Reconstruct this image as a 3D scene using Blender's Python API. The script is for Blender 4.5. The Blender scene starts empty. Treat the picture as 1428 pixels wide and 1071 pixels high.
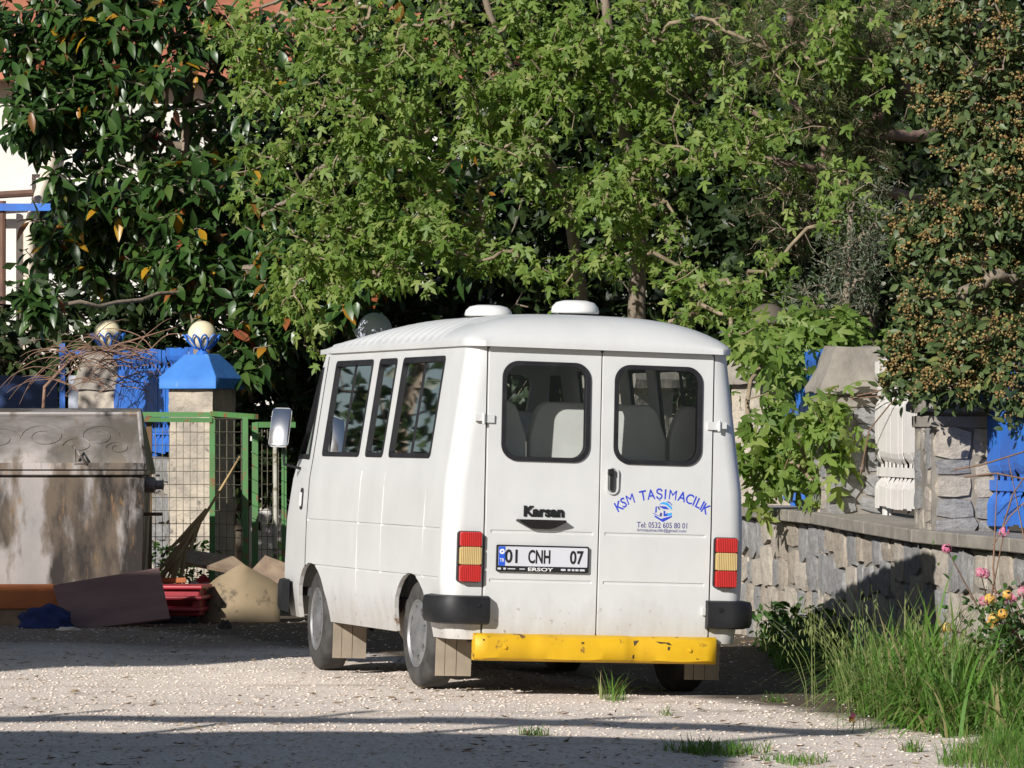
import bpy, bmesh, math, random
import numpy as np
from mathutils import Vector, Matrix, Euler, noise
R = math.radians
SC = bpy.context.scene
COL = SC.collection
random.seed(7)
rng = np.random.default_rng(7)

# ---------------------------------------------------------------- camera
F = 6700.0                     # focal length in photograph pixels (1428 wide)
EYE = 1.65
cam_data = bpy.data.cameras.new('camera')
cam_data.sensor_width = 36.0
cam_data.lens = F / 1428 * 36.0
cam_data.clip_start = 0.5
cam_data.clip_end = 3000
cam = bpy.data.objects.new('camera', cam_data)
COL.objects.link(cam)
cam.location = (0, 0, EYE)
cam.rotation_euler = (R(90) + math.atan(64.5 / F), 0, 0)
SC.camera = cam

# ---------------------------------------------------------------- light
SUN_DIR = Vector((-0.515 * 0.906, -0.857 * 0.906, 0.4226)).normalized()   # towards the sun
world = bpy.data.worlds.new('World')
SC.world = world
world.use_nodes = True
wn = world.node_tree
bg = wn.nodes['Background']
sky = wn.nodes.new('ShaderNodeTexSky')
sky.sky_type = 'NISHITA'
sky.sun_disc = False
sky.sun_elevation = math.asin(SUN_DIR.z)
sky.sun_rotation = math.atan2(SUN_DIR.x, SUN_DIR.y)
sky.altitude = 50
sky.dust_density = 0.8
wn.links.new(sky.outputs[0], bg.inputs[0])
bg.inputs[1].default_value = 0.05
sun_data = bpy.data.lights.new('sun', 'SUN')
sun_data.energy = 5.0
sun_data.angle = R(0.5)
sun_data.color = (1.0, 0.965, 0.915)
sun = bpy.data.objects.new('sun', sun_data)
COL.objects.link(sun)
sun.location = (-10, -10, 30)
sun.rotation_euler = SUN_DIR.to_track_quat('Z', 'Y').to_euler()
SC.view_settings.view_transform = 'Standard'
SC.view_settings.look = 'None'
SC.view_settings.exposure = 0.2
SC.view_settings.gamma = 1.0
SC.view_settings.use_curve_mapping = False
SC.cycles.max_bounces = 6
SC.cycles.transparent_max_bounces = 12
SC.cycles.caustics_reflective = False
SC.cycles.caustics_refractive = False

# ---------------------------------------------------------------- helpers
def at(px, py, Y):
    """the point Y metres away that the camera sees at that photograph pixel"""
    return Vector(((px - 714) * Y / F, Y, EYE - (py - 600) * Y / F))

def ground_z(x, y):
    t = min(max(x + 0.2, 0.0), 2.5)
    z = -0.03 * t
    z += 0.016 * noise.noise(Vector((x * 0.9, y * 0.45, 3.1)))
    z += 0.009 * noise.noise(Vector((x * 3.1, y * 1.7, 7.7)))
    return z

def tag(o, label=None, cat=None, group=None, kind=None):
    if label: o['label'] = label
    if cat: o['category'] = cat
    if group: o['group'] = group
    if kind: o['kind'] = kind
    return o

def empty(name, loc=(0, 0, 0), rz=0.0, label=None, cat=None, group=None):
    o = bpy.data.objects.new(name, None)
    COL.objects.link(o)
    o.location = loc
    o.rotation_euler = (0, 0, rz)
    o.empty_display_size = 0.2
    return tag(o, label, cat, group)

def link(name, me, mat=None, parent=None, loc=None, rot=None, scale=None):
    o = bpy.data.objects.new(name, me)
    COL.objects.link(o)
    if mat is not None and len(me.materials) == 0:
        me.materials.append(mat)
    if parent is not None: o.parent = parent
    if loc is not None: o.location = loc
    if rot is not None: o.rotation_euler = rot
    if scale is not None: o.scale = scale
    return o

def bm_mesh(name, bm, smooth=False):
    me = bpy.data.meshes.new(name)
    bmesh.ops.recalc_face_normals(bm, faces=bm.faces)
    bm.to_mesh(me)
    bm.free()
    if smooth:
        me.polygons.foreach_set('use_smooth', [True] * len(me.polygons))
    return me

def np_mesh(name, V, T, smooth=False):
    """triangle mesh from numpy arrays"""
    V = np.asarray(V, dtype=np.float32).reshape(-1, 3)
    T = np.asarray(T, dtype=np.int32).reshape(-1, 3)
    me = bpy.data.meshes.new(name)
    me.vertices.add(len(V))
    me.vertices.foreach_set('co', V.ravel())
    me.loops.add(T.size)
    me.loops.foreach_set('vertex_index', T.ravel())
    me.polygons.add(len(T))
    me.polygons.foreach_set('loop_start', np.arange(0, T.size, 3, dtype=np.int32))
    me.polygons.foreach_set('loop_total', np.full(len(T), 3, dtype=np.int32))
    if smooth:
        me.polygons.foreach_set('use_smooth', np.ones(len(T), dtype=bool))
    me.update(calc_edges=True)
    return me

def box(bm, c, s, rot=None):
    """box with centre c and full size s"""
    m = Matrix.Translation(Vector(c))
    if rot is not None: m = m @ (rot if isinstance(rot, Matrix) else Euler(rot).to_matrix().to_4x4())
    m = m @ Matrix.Diagonal((s[0], s[1], s[2], 1))
    return bmesh.ops.create_cube(bm, size=1, matrix=m)['verts']

def tube(bm, pts, rad, n=6, cap=True):
    """round tube along points; rad a number or one per point"""
    pts = [Vector(p) for p in pts]
    rings = []
    up = None
    for i, p in enumerate(pts):
        d = (pts[min(i + 1, len(pts) - 1)] - pts[max(i - 1, 0)])
        if d.length < 1e-9: d = Vector((0, 0, 1))
        d.normalize()
        if up is None:
            a = Vector((0, 0, 1)) if abs(d.z) < 0.9 else Vector((1, 0, 0))
            s = d.cross(a).normalized()
        else:
            s = (up - d * up.dot(d))
            s = s.normalized() if s.length > 1e-6 else d.orthogonal().normalized()
        up = s
        t = d.cross(s)
        r = rad[i] if hasattr(rad, '__len__') else rad
        rings.append([bm.verts.new(p + (s * math.cos(2 * math.pi * k / n) + t * math.sin(2 * math.pi * k / n)) * r) for k in range(n)])
    for a, b in zip(rings, rings[1:]):
        for k in range(n):
            bm.faces.new((a[k], a[(k + 1) % n], b[(k + 1) % n], b[k]))
    if cap:
        bm.faces.new(rings[0][::-1]); bm.faces.new(rings[-1])

def lathe(bm, prof, n=24, axis='Z', c=(0, 0, 0)):
    """profile of (radius, height) spun about an axis through c"""
    c = Vector(c)
    rings = []
    for r, h in prof:
        ring = []
        if r < 1e-6:
            p = {'Z': (0, 0, h), 'X': (h, 0, 0), 'Y': (0, h, 0)}[axis]
            ring = [bm.verts.new(c + Vector(p))]
        else:
            for k in range(n):
                a = 2 * math.pi * k / n
                x, y = r * math.cos(a), r * math.sin(a)
                p = {'Z': (x, y, h), 'X': (h, x, y), 'Y': (y, h, x)}[axis]
                ring.append(bm.verts.new(c + Vector(p)))
        rings.append(ring)
    for a, b in zip(rings, rings[1:]):
        if len(a) == 1 and len(b) == 1: continue
        for k in range(n):
            k2 = (k + 1) % n
            if len(a) == 1: bm.faces.new((a[0], b[k2], b[k]))
            elif len(b) == 1: bm.faces.new((a[k], a[k2], b[0]))
            else: bm.faces.new((a[k], a[k2], b[k2], b[k]))

def prism(bm, outline, fn0, fn1):
    """closed solid between two maps of a 2-D outline"""
    a = [bm.verts.new(fn0(*p)) for p in outline]
    b = [bm.verts.new(fn1(*p)) for p in outline]
    n = len(outline)
    for k in range(n):
        bm.faces.new((a[k], a[(k + 1) % n], b[(k + 1) % n], b[k]))
    bm.faces.new(a[::-1]); bm.faces.new(b)

def sheet(bm, outline, fn):
    bm.faces.new([bm.verts.new(fn(*p)) for p in outline])

def frame_ring(bm, o1, o2, fn0, fn1):
    """a closed ring with the section between outlines o1 (outer) and o2 (inner), from fn0 to fn1"""
    n = len(o1)
    A = [bm.verts.new(fn0(*p)) for p in o1]; B = [bm.verts.new(fn1(*p)) for p in o1]
    C = [bm.verts.new(fn1(*p)) for p in o2]; D = [bm.verts.new(fn0(*p)) for p in o2]
    for k in range(n):
        j = (k + 1) % n
        for P, Q in ((A, B), (B, C), (C, D), (D, A)):
            bm.faces.new((P[k], P[j], Q[j], Q[k]))

def rrect(x0, x1, z0, z1, r, n=5):
    """rounded rectangle outline"""
    out = []
    for cx, cz, a0 in ((x1 - r, z1 - r, 0), (x0 + r, z1 - r, 90), (x0 + r, z0 + r, 180), (x1 - r, z0 + r, 270)):
        for k in range(n + 1):
            a = R(a0 + 90 * k / n)
            out.append((cx + r * math.cos(a), cz + r * math.sin(a)))
    return out

def carve(me, cutters, bevel=0.0, name=None):
    """boolean-subtract the bmesh cutters from a mesh, bevel, and return the new mesh"""
    o = bpy.data.objects.new('tmp', me); COL.objects.link(o)
    tmp = [o]
    for cbm in cutters:
        c = bpy.data.objects.new('tmpc', bm_mesh('tmpc', cbm)); COL.objects.link(c); tmp.append(c)
        m = o.modifiers.new('b', 'BOOLEAN'); m.operation = 'DIFFERENCE'; m.object = c; m.solver = 'EXACT'
    me.polygons.foreach_set('use_smooth', [True] * len(me.polygons))
    if bevel:
        b = o.modifiers.new('bev', 'BEVEL'); b.width = bevel; b.segments = 2; b.limit_method = 'ANGLE'; b.angle_limit = R(40)
        w = o.modifiers.new('wn', 'WEIGHTED_NORMAL'); w.weight = 90; w.keep_sharp = True
    dg = bpy.context.evaluated_depsgraph_get(); dg.update()
    new = bpy.data.meshes.new_from_object(o.evaluated_get(dg))
    for t in tmp: bpy.data.objects.remove(t)
    if name: new.name = name
    return new

def shade_auto(me, deg=35):
    me.polygons.foreach_set('use_smooth', [True] * len(me.polygons))
    try: me.set_sharp_from_angle(angle=R(deg))
    except Exception: pass
    return me

# ---------------------------------------------------------------- materials
def nodes_of(name):
    m = bpy.data.materials.new(name); m.use_nodes = True
    nt = m.node_tree
    return m, nt, nt.nodes['Principled BSDF']

def N(nt, kind, **kw):
    n = nt.nodes.new(kind)
    for k, v in kw.items():
        if k.startswith('_'): setattr(n, k[1:], v)
        else: n.inputs[k.replace('_', ' ')].default_value = v
    return n

def ramp(nt, fac, stops, interp='LINEAR'):
    r = nt.nodes.new('ShaderNodeValToRGB')
    r.color_ramp.interpolation = interp
    el = r.color_ramp.elements
    while len(el) < len(stops): el.new(0.5)
    for e, (p, c) in zip(el, stops):
        e.position = p
        e.color = (*c, 1) if len(c) == 3 else c
    nt.links.new(fac, r.inputs[0])
    return r.outputs[0]

def mixc(nt, fac, a, b):
    m = nt.nodes.new('ShaderNodeMix'); m.data_type = 'RGBA'
    for sock, v in ((m.inputs[0], fac), (m.inputs[6], a), (m.inputs[7], b)):
        if isinstance(v, bpy.types.NodeSocket): nt.links.new(v, sock)
        elif isinstance(v, (int, float)): sock.default_value = v
        else: sock.default_value = (*v, 1)
    return m.outputs[2]

def coords(nt, scale=(1, 1, 1), jitter=False):
    tc = nt.nodes.new('ShaderNodeTexCoord')
    out = tc.outputs['Object']
    if jitter:
        oi = nt.nodes.new('ShaderNodeObjectInfo')
        mu = nt.nodes.new('ShaderNodeVectorMath'); mu.operation = 'MULTIPLY_ADD'
        cmb = nt.nodes.new('ShaderNodeCombineXYZ')
        for i in range(3): nt.links.new(oi.outputs['Random'], cmb.inputs[i])
        nt.links.new(cmb.outputs[0], mu.inputs[0]); mu.inputs[1].default_value = (37, 91, 53)
        nt.links.new(out, mu.inputs[2]); out = mu.outputs[0]
    mp = nt.nodes.new('ShaderNodeMapping'); mp.inputs['Scale'].default_value = scale
    nt.links.new(out, mp.inputs[0])
    return mp.outputs[0]

def noise_tex(nt, vec, scale, detail=4, rough=0.55):
    n = nt.nodes.new('ShaderNodeTexNoise')
    n.inputs['Scale'].default_value = scale; n.inputs['Detail'].default_value = detail; n.inputs['Roughness'].default_value = rough
    nt.links.new(vec, n.inputs['Vector'])
    return n.outputs[0]

def bump(nt, bsdf, h, strength, dist=0.01):
    b = nt.nodes.new('ShaderNodeBump'); b.inputs['Strength'].default_value = strength; b.inputs['Distance'].default_value = dist
    nt.links.new(h, b.inputs['Height']); nt.links.new(b.outputs[0], bsdf.inputs['Normal'])
    return b

def pmat(name, c1, c2=None, scale=6, rough=0.6, metal=0.0, bmp=0.0, bscale=None, bdist=0.01, stretch=(1, 1, 1), third=None, jitter=True, coat=0.0, spec=0.5):
    """two-tone noisy surface with optional bump; third=(colour, threshold, scale) adds patches of another colour"""
    m, nt, p = nodes_of(name)
    p.inputs['Roughness'].default_value = rough
    p.inputs['Metallic'].default_value = metal
    p.inputs['Specular IOR Level'].default_value = spec
    p.inputs['Coat Weight'].default_value = coat
    v = coords(nt, stretch, jitter)
    c = None
    if c2 is None: c2 = tuple(x * 0.8 for x in c1)
    c = ramp(nt, noise_tex(nt, v, scale), [(0.35, c1), (0.68, c2)])
    if third:
        f = ramp(nt, noise_tex(nt, v, third[2], 6, 0.65), [(third[1], (0, 0, 0)), (third[1] + 0.06, (1, 1, 1))])
        c = mixc(nt, f, c, third[0])
    nt.links.new(c, p.inputs['Base Color'])
    if bmp: bump(nt, p, noise_tex(nt, v, bscale or scale * 4, 5, 0.6), bmp, bdist)
    return m

def leaf_mat(name, stops, rough=0.45, trans=0.35, spec=0.4):
    m, nt, p = nodes_of(name)
    geo = nt.nodes.new('ShaderNodeNewGeometry'); oi = nt.nodes.new('ShaderNodeObjectInfo')
    a = nt.nodes.new('ShaderNodeMath'); a.operation = 'ADD'
    nt.links.new(geo.outputs['Random Per Island'], a.inputs[0]); nt.links.new(oi.outputs['Random'], a.inputs[1])
    fr = nt.nodes.new('ShaderNodeMath'); fr.operation = 'FRACT'; nt.links.new(a.outputs[0], fr.inputs[0])
    c = ramp(nt, fr.outputs[0], stops)
    nt.links.new(c, p.inputs['Base Color'])
    p.inputs['Roughness'].default_value = rough
    p.inputs['Specular IOR Level'].default_value = spec
    tr = nt.nodes.new('ShaderNodeBsdfTranslucent')
    hs = nt.nodes.new('ShaderNodeHueSaturation'); hs.inputs['Saturation'].default_value = 1.15; hs.inputs['Value'].default_value = 1.3
    hs.inputs['Hue'].default_value = 0.49
    nt.links.new(c, hs.inputs['Color']); nt.links.new(hs.outputs[0], tr.inputs[0])
    mx = nt.nodes.new('ShaderNodeMixShader'); mx.inputs[0].default_value = trans
    nt.links.new(p.outputs[0], mx.inputs[1]); nt.links.new(tr.outputs[0], mx.inputs[2])
    nt.links.new(mx.outputs[0], nt.nodes['Material Output'].inputs[0])
    return m

def glass_mat(name, tint=(0.75, 0.8, 0.8), refl=1.0):
    m, nt, p = nodes_of(name)
    nt.nodes.remove(p)
    t = nt.nodes.new('ShaderNodeBsdfTransparent'); t.inputs[0].default_value = (*tint, 1)
    g = nt.nodes.new('ShaderNodeBsdfGlossy'); g.inputs['Roughness'].default_value = 0.02
    fz = nt.nodes.new('ShaderNodeFresnel'); fz.inputs[0].default_value = 1.5
    mu = nt.nodes.new('ShaderNodeMath'); mu.operation = 'MULTIPLY'; mu.inputs[1].default_value = refl
    nt.links.new(fz.outputs[0], mu.inputs[0])
    mx = nt.nodes.new('ShaderNodeMixShader')
    nt.links.new(mu.outputs[0], mx.inputs[0]); nt.links.new(t.outputs[0], mx.inputs[1]); nt.links.new(g.outputs[0], mx.inputs[2])
    nt.links.new(mx.outputs[0], nt.nodes['Material Output'].inputs[0])
    return m

def paint_mat(name):
    """white vehicle paint with road grime"""
    m, nt, p = nodes_of(name)
    v = coords(nt, (1, 1, 1), False)
    tc = nt.nodes.new('ShaderNodeTexCoord')
    base = ramp(nt, noise_tex(nt, v, 2.2, 5), [(0.3, (0.615, 0.62, 0.615)), (0.75, (0.555, 0.56, 0.555))])
    sx = nt.nodes.new('ShaderNodeSeparateXYZ'); nt.links.new(tc.outputs['Object'], sx.inputs[0])
    n2 = noise_tex(nt, coords(nt, (1, 1, 0.35)), 7, 6, 0.65)
    ad = nt.nodes.new('ShaderNodeMath'); ad.operation = 'MULTIPLY_ADD'
    ad.inputs[1].default_value = 0.55
    nt.links.new(n2, ad.inputs[0]); nt.links.new(sx.outputs[2], ad.inputs[2])
    f = ramp(nt, ad.outputs[0], [(0.55, (0.55, 0.55, 0.55)), (0.86, (0.0, 0.0, 0.0))])
    c = mixc(nt, f, base, (0.36, 0.31, 0.25))
    f2 = ramp(nt, noise_tex(nt, v, 5.0, 8, 0.7), [(0.66, (0, 0, 0)), (0.72, (0.55, 0.55, 0.55))])
    c = mixc(nt, f2, c, (0.55, 0.52, 0.46))
    lo = ramp(nt, sx.outputs[2], [(0.40, (1, 1, 1)), (0.62, (0, 0, 0))])
    sp = ramp(nt, noise_tex(nt, v, 16, 7, 0.7), [(0.60, (0, 0, 0)), (0.66, (0.9, 0.9, 0.9))])
    ml = nt.nodes.new('ShaderNodeMath'); ml.operation = 'MULTIPLY'; nt.links.new(lo, ml.inputs[0]); nt.links.new(sp, ml.inputs[1])
    c = mixc(nt, ml.outputs[0], c, (0.16, 0.075, 0.035))
    nt.links.new(c, p.inputs['Base Color'])
    p.inputs['Roughness'].default_value = 0.42
    p.inputs['Coat Weight'].default_value = 0.25
    p.inputs['Coat Roughness'].default_value = 0.15
    bump(nt, p, noise_tex(nt, v, 2.2, 3), 0.30, 0.03)
    return m

def galv_mat(name):
    """old galvanised steel with soot, burn marks and rust"""
    m, nt, p = nodes_of(name)
    v = coords(nt, (1, 1, 0.55), False)
    v2 = coords(nt, (1.0, 1.0, 0.3), False)
    c = ramp(nt, noise_tex(nt, v, 2.5, 6, 0.6), [(0.3, (0.30, 0.285, 0.275)), (0.7, (0.44, 0.39, 0.37))])
    f = ramp(nt, noise_tex(nt, v2, 2.6, 5, 0.6), [(0.49, (0, 0, 0)), (0.57, (0.9, 0.9, 0.9))])
    c = mixc(nt, f, c, (0.12, 0.085, 0.055))
    f = ramp(nt, noise_tex(nt, v2, 1.7, 7, 0.65), [(0.54, (0, 0, 0)), (0.63, (1, 1, 1))])
    c = mixc(nt, f, c, (0.035, 0.028, 0.025))
    f = ramp(nt, noise_tex(nt, coords(nt, (3, 3, 0.6)), 4, 6, 0.7), [(0.60, (0, 0, 0)), (0.68, (0.8, 0.8, 0.8))])
    c = mixc(nt, f, c, (0.30, 0.17, 0.07))
    nt.links.new(c, p.inputs['Base Color'])
    p.inputs['Metallic'].default_value = 0.25
    p.inputs['Roughness'].default_value = 0.55
    bump(nt, p, noise_tex(nt, v, 9, 5), 0.25, 0.01)
    return m

M = {}
M['paint'] = paint_mat('white_paint')
M['rubber'] = pmat('black_rubber', (0.010, 0.010, 0.013), (0.020, 0.020, 0.023), 10, 0.6, spec=0.3)
M['tyre'] = pmat('tyre_rubber', (0.030, 0.029, 0.028), (0.075, 0.07, 0.065), 9, 0.85, bmp=0.2, bscale=40)
M['plastic'] = pmat('black_plastic', (0.009, 0.010, 0.012), (0.022, 0.022, 0.024), 5, 0.5, bmp=0.12, spec=0.28)
M['hub'] = pmat('hubcap_silver', (0.34, 0.34, 0.35), (0.22, 0.22, 0.22), 7, 0.45, metal=0.6)
M['chassis'] = pmat('chassis_dark', (0.03, 0.026, 0.022), (0.07, 0.05, 0.035), 6, 0.9)
M['red_lens'] = pmat('red_lens', (0.50, 0.022, 0.018), (0.42, 0.02, 0.02), 8, 0.22, coat=0.5)
M['amber_lens'] = pmat('faded_amber_lens', (0.56, 0.41, 0.17), (0.48, 0.35, 0.15), 8, 0.25, coat=0.5)
M['yellow'] = pmat('chipped_yellow_paint', (0.68, 0.41, 0.006), (0.58, 0.33, 0.008), 3, 0.55, bmp=0.25, bscale=5, third=((0.10, 0.05, 0.03), 0.605, 6.5), jitter=False)
M['flap'] = pmat('mud_flap_beige', (0.34, 0.28, 0.21), (0.25, 0.21, 0.16), 6, 0.8, jitter=False)
M['seat'] = pmat('grey_seat_fabric', (0.66, 0.64, 0.61), (0.58, 0.56, 0.54), 5, 0.9, bmp=0.15, bscale=120)
M['dark_trim'] = pmat('dark_interior_trim', (0.05, 0.05, 0.055), (0.08, 0.08, 0.08), 3, 0.8)
M['cream_trim'] = pmat('pale_headlining', (0.45, 0.44, 0.41), (0.38, 0.37, 0.35), 3, 0.9)
M['glass'] = glass_mat('window_glass', (0.86, 0.89, 0.885), 1.0)
M['blue_ink'] = pmat('blue_lettering', (0.03, 0.06, 0.55), (0.035, 0.07, 0.5), 3, 0.4, jitter=False)
M['sky_ink'] = pmat('light_blue_print', (0.06, 0.38, 0.80), (0.05, 0.33, 0.75), 3, 0.4, jitter=False)
M['navy_ink'] = pmat('navy_lettering', (0.06, 0.06, 0.22), (0.05, 0.05, 0.2), 3, 0.4, jitter=False)
M['black_ink'] = pmat('black_lettering', (0.012, 0.012, 0.013), (0.02, 0.02, 0.02), 3, 0.4, jitter=False)
M['white_ink'] = pmat('white_lettering', (0.78, 0.78, 0.78), (0.7, 0.7, 0.7), 3, 0.4, jitter=False)
M['plate'] = pmat('plate_white', (0.60, 0.61, 0.66), (0.55, 0.56, 0.60), 3, 0.35, jitter=False)
M['eu_blue'] = pmat('plate_blue', (0.02, 0.10, 0.62), (0.02, 0.09, 0.55), 3, 0.4, jitter=False)
M['chrome'] = pmat('mirror_silver', (0.85, 0.85, 0.86), (0.8, 0.8, 0.82), 3, 0.12, metal=1.0)
M['grey_trim'] = pmat('grey_mirror_shell', (0.22, 0.23, 0.25), (0.3, 0.3, 0.31), 3, 0.5)

for k_ in ('red_lens', 'amber_lens'):                  # moulded prisms in the lamp lenses
    nt = M[k_].node_tree; p = nt.nodes['Principled BSDF']
    wv = nt.nodes.new('ShaderNodeTexWave'); wv.bands_direction = 'X'; wv.inputs['Scale'].default_value = 26
    nt.links.new(coords(nt), wv.inputs['Vector']); bump(nt, p, wv.outputs['Fac'], 0.6, 0.004)
def galv_dark(): 
    m = galv_mat('sooty_galvanised_steel'); p = m.node_tree.nodes['Principled BSDF']; l = p.inputs['Base Color'].links[0].from_socket
    m.node_tree.links.new(mixc(m.node_tree, ramp(m.node_tree, noise_tex(m.node_tree, coords(m.node_tree, (0.6, 1, 1.6)), 2.2, 6, 0.6), [(0.35, (0.25, 0.25, 0.25)), (0.62, (0.9, 0.9, 0.9))]), l, (0.10, 0.09, 0.075)), p.inputs['Base Color'])
    return m
M['vent_white'] = pmat('white_vent_plastic', (0.70, 0.70, 0.69), (0.64, 0.64, 0.63), 4, 0.4)
# ================================================================ ground: one sheet out to the horizon
def ticks(lo, hi, step):
    a = list(np.arange(lo, hi + 1e-6, step))
    left = [lo - d for d in (0.5, 1.5, 4, 10, 25, 60, 150, 400, 1200)]
    right = [hi + d for d in (0.5, 1.5, 4, 10, 25, 60, 150, 400, 1200)]
    return left[::-1] + a + right
gx, gy = ticks(-5.5, 4.5, 0.10), ticks(22.0, 50.0, 0.12)
gv = [(x, y, ground_z(x, y)) for y in gy for x in gx]
nx = len(gx)
gt = []
for j in range(len(gy) - 1):
    for i in range(nx - 1):
        a = j * nx + i
        gt += [(a, a + 1, a + nx + 1), (a, a + nx + 1, a + nx)]
def ground_mat():
    m, nt, p = nodes_of('gravel_and_earth')
    v = coords(nt)
    vo = nt.nodes.new('ShaderNodeTexVoronoi'); vo.inputs['Scale'].default_value = 34; nt.links.new(v, vo.inputs['Vector'])
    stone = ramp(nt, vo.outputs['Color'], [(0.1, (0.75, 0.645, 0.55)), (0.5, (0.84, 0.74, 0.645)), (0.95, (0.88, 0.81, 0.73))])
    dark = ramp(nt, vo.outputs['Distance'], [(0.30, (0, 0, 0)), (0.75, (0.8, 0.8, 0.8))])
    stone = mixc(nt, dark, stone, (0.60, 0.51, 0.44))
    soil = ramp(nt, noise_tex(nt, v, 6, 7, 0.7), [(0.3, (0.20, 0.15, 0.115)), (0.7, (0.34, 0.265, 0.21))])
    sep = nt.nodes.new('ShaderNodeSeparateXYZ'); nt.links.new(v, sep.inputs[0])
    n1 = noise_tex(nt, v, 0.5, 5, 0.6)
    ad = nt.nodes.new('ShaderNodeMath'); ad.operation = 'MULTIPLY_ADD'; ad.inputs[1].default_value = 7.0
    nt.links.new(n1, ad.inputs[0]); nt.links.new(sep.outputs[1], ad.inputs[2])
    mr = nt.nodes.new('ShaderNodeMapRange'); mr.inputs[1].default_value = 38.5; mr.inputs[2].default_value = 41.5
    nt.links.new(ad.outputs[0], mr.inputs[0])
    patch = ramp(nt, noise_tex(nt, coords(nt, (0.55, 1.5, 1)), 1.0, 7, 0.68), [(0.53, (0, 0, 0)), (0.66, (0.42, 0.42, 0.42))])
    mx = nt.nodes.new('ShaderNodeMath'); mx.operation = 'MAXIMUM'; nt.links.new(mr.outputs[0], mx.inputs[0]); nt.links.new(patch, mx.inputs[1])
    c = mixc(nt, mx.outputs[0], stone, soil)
    # dark earth by the wall, its colour carried under the minibus to deepen shade
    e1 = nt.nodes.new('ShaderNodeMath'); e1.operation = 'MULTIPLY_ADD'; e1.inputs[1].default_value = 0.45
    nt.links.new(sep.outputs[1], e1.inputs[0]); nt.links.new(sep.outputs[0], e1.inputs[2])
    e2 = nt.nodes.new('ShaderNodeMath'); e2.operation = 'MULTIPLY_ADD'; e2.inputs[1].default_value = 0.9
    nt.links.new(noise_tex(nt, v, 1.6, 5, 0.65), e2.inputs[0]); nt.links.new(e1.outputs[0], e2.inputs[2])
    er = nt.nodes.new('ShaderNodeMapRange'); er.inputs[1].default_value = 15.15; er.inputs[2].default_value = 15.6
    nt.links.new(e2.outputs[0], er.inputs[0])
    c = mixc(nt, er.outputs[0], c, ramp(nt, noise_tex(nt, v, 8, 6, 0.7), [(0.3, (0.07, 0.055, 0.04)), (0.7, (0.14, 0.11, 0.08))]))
    nt.links.new(c, p.inputs['Base Color'])
    p.inputs['Roughness'].default_value = 0.9
    p.inputs['Specular IOR Level'].default_value = 0.2
    h = nt.nodes.new('ShaderNodeMath'); h.operation = 'MULTIPLY_ADD'; h.inputs[1].default_value = -0.8
    nt.links.new(vo.outputs['Distance'], h.inputs[0]); nt.links.new(noise_tex(nt, v, 12, 6), h.inputs[2])
    bump(nt, p, h.outputs[0], 0.28, 0.02)
    return m
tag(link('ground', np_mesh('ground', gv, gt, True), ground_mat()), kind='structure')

# loose gravel lying on it
def scatter_stones(n, xr, yr, s0, s1, keep):
    base = np.array([(1, 0, 0), (-1, 0, 0), (0, 1, 0), (0, -1, 0), (0, 0, 1), (0, 0, -1)], dtype=float)
    tri = np.array([(0, 2, 4), (2, 1, 4), (1, 3, 4), (3, 0, 4), (2, 0, 5), (1, 2, 5), (3, 1, 5), (0, 3, 5)])
    P = np.stack([rng.uniform(*xr, n), rng.uniform(*yr, n)], 1)
    P = P[[keep(x, y) for x, y in P]]
    n = len(P)
    z = np.array([ground_z(x, y) for x, y in P])
    s = s0 + (s1 - s0) * rng.random(n) ** 3
    V = base[None] * rng.uniform(0.6, 1.25, (n, 6, 1)) + rng.normal(0, 0.18, (n, 6, 3))
    a = rng.uniform(0, 6.28, n); ca, sa = np.cos(a), np.sin(a)
    x, y = V[..., 0] * ca[:, None] - V[..., 1] * sa[:, None], V[..., 0] * sa[:, None] + V[..., 1] * ca[:, None]
    V = np.stack([x, y, V[..., 2] * 0.32], -1) * s[:, None, None]
    V[..., 0] += P[:, 0:1]; V[..., 1] += P[:, 1:2]; V[..., 2] += (z + s * 0.25)[:, None]
    T = tri[None] + (np.arange(n) * 6)[:, None, None]
    return V.reshape(-1, 3), T.reshape(-1, 3)
def gravel_keep(x, y):
    if abs(x) > 0.107 * y + 0.3: return False
    if x + 0.45 * y + 0.9 * (0.5 + 0.5 * noise.noise(Vector((x, y, 0)))) > 15.3: return random.random() < 0.12
    v = noise.noise(Vector((x * 0.5, y * 0.35, 1.0)))
    lim = 0.85 if y < 36 else 0.25
    return random.random() < lim + 0.4 * v
gm, nt, p = nodes_of('gravel_stone')
geo = nt.nodes.new('ShaderNodeNewGeometry')
nt.links.new(ramp(nt, geo.outputs['Random Per Island'], [(0, (0.44, 0.355, 0.295)), (0.3, (0.68, 0.59, 0.515)), (0.75, (0.78, 0.69, 0.61)), (1, (0.82, 0.76, 0.69))]), p.inputs['Base Color'])
p.inputs['Roughness'].default_value = 0.95; p.inputs['Specular IOR Level'].default_value = 0.1
V, T = scatter_stones(62000, (-4.8, 3.2), (23.0, 42.0), 0.004, 0.017, gravel_keep)
tag(link('gravel', np_mesh('gravel', V, T), gm), 'pale pinkish gravel strewn over the yard', 'gravel', kind='stuff')

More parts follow.
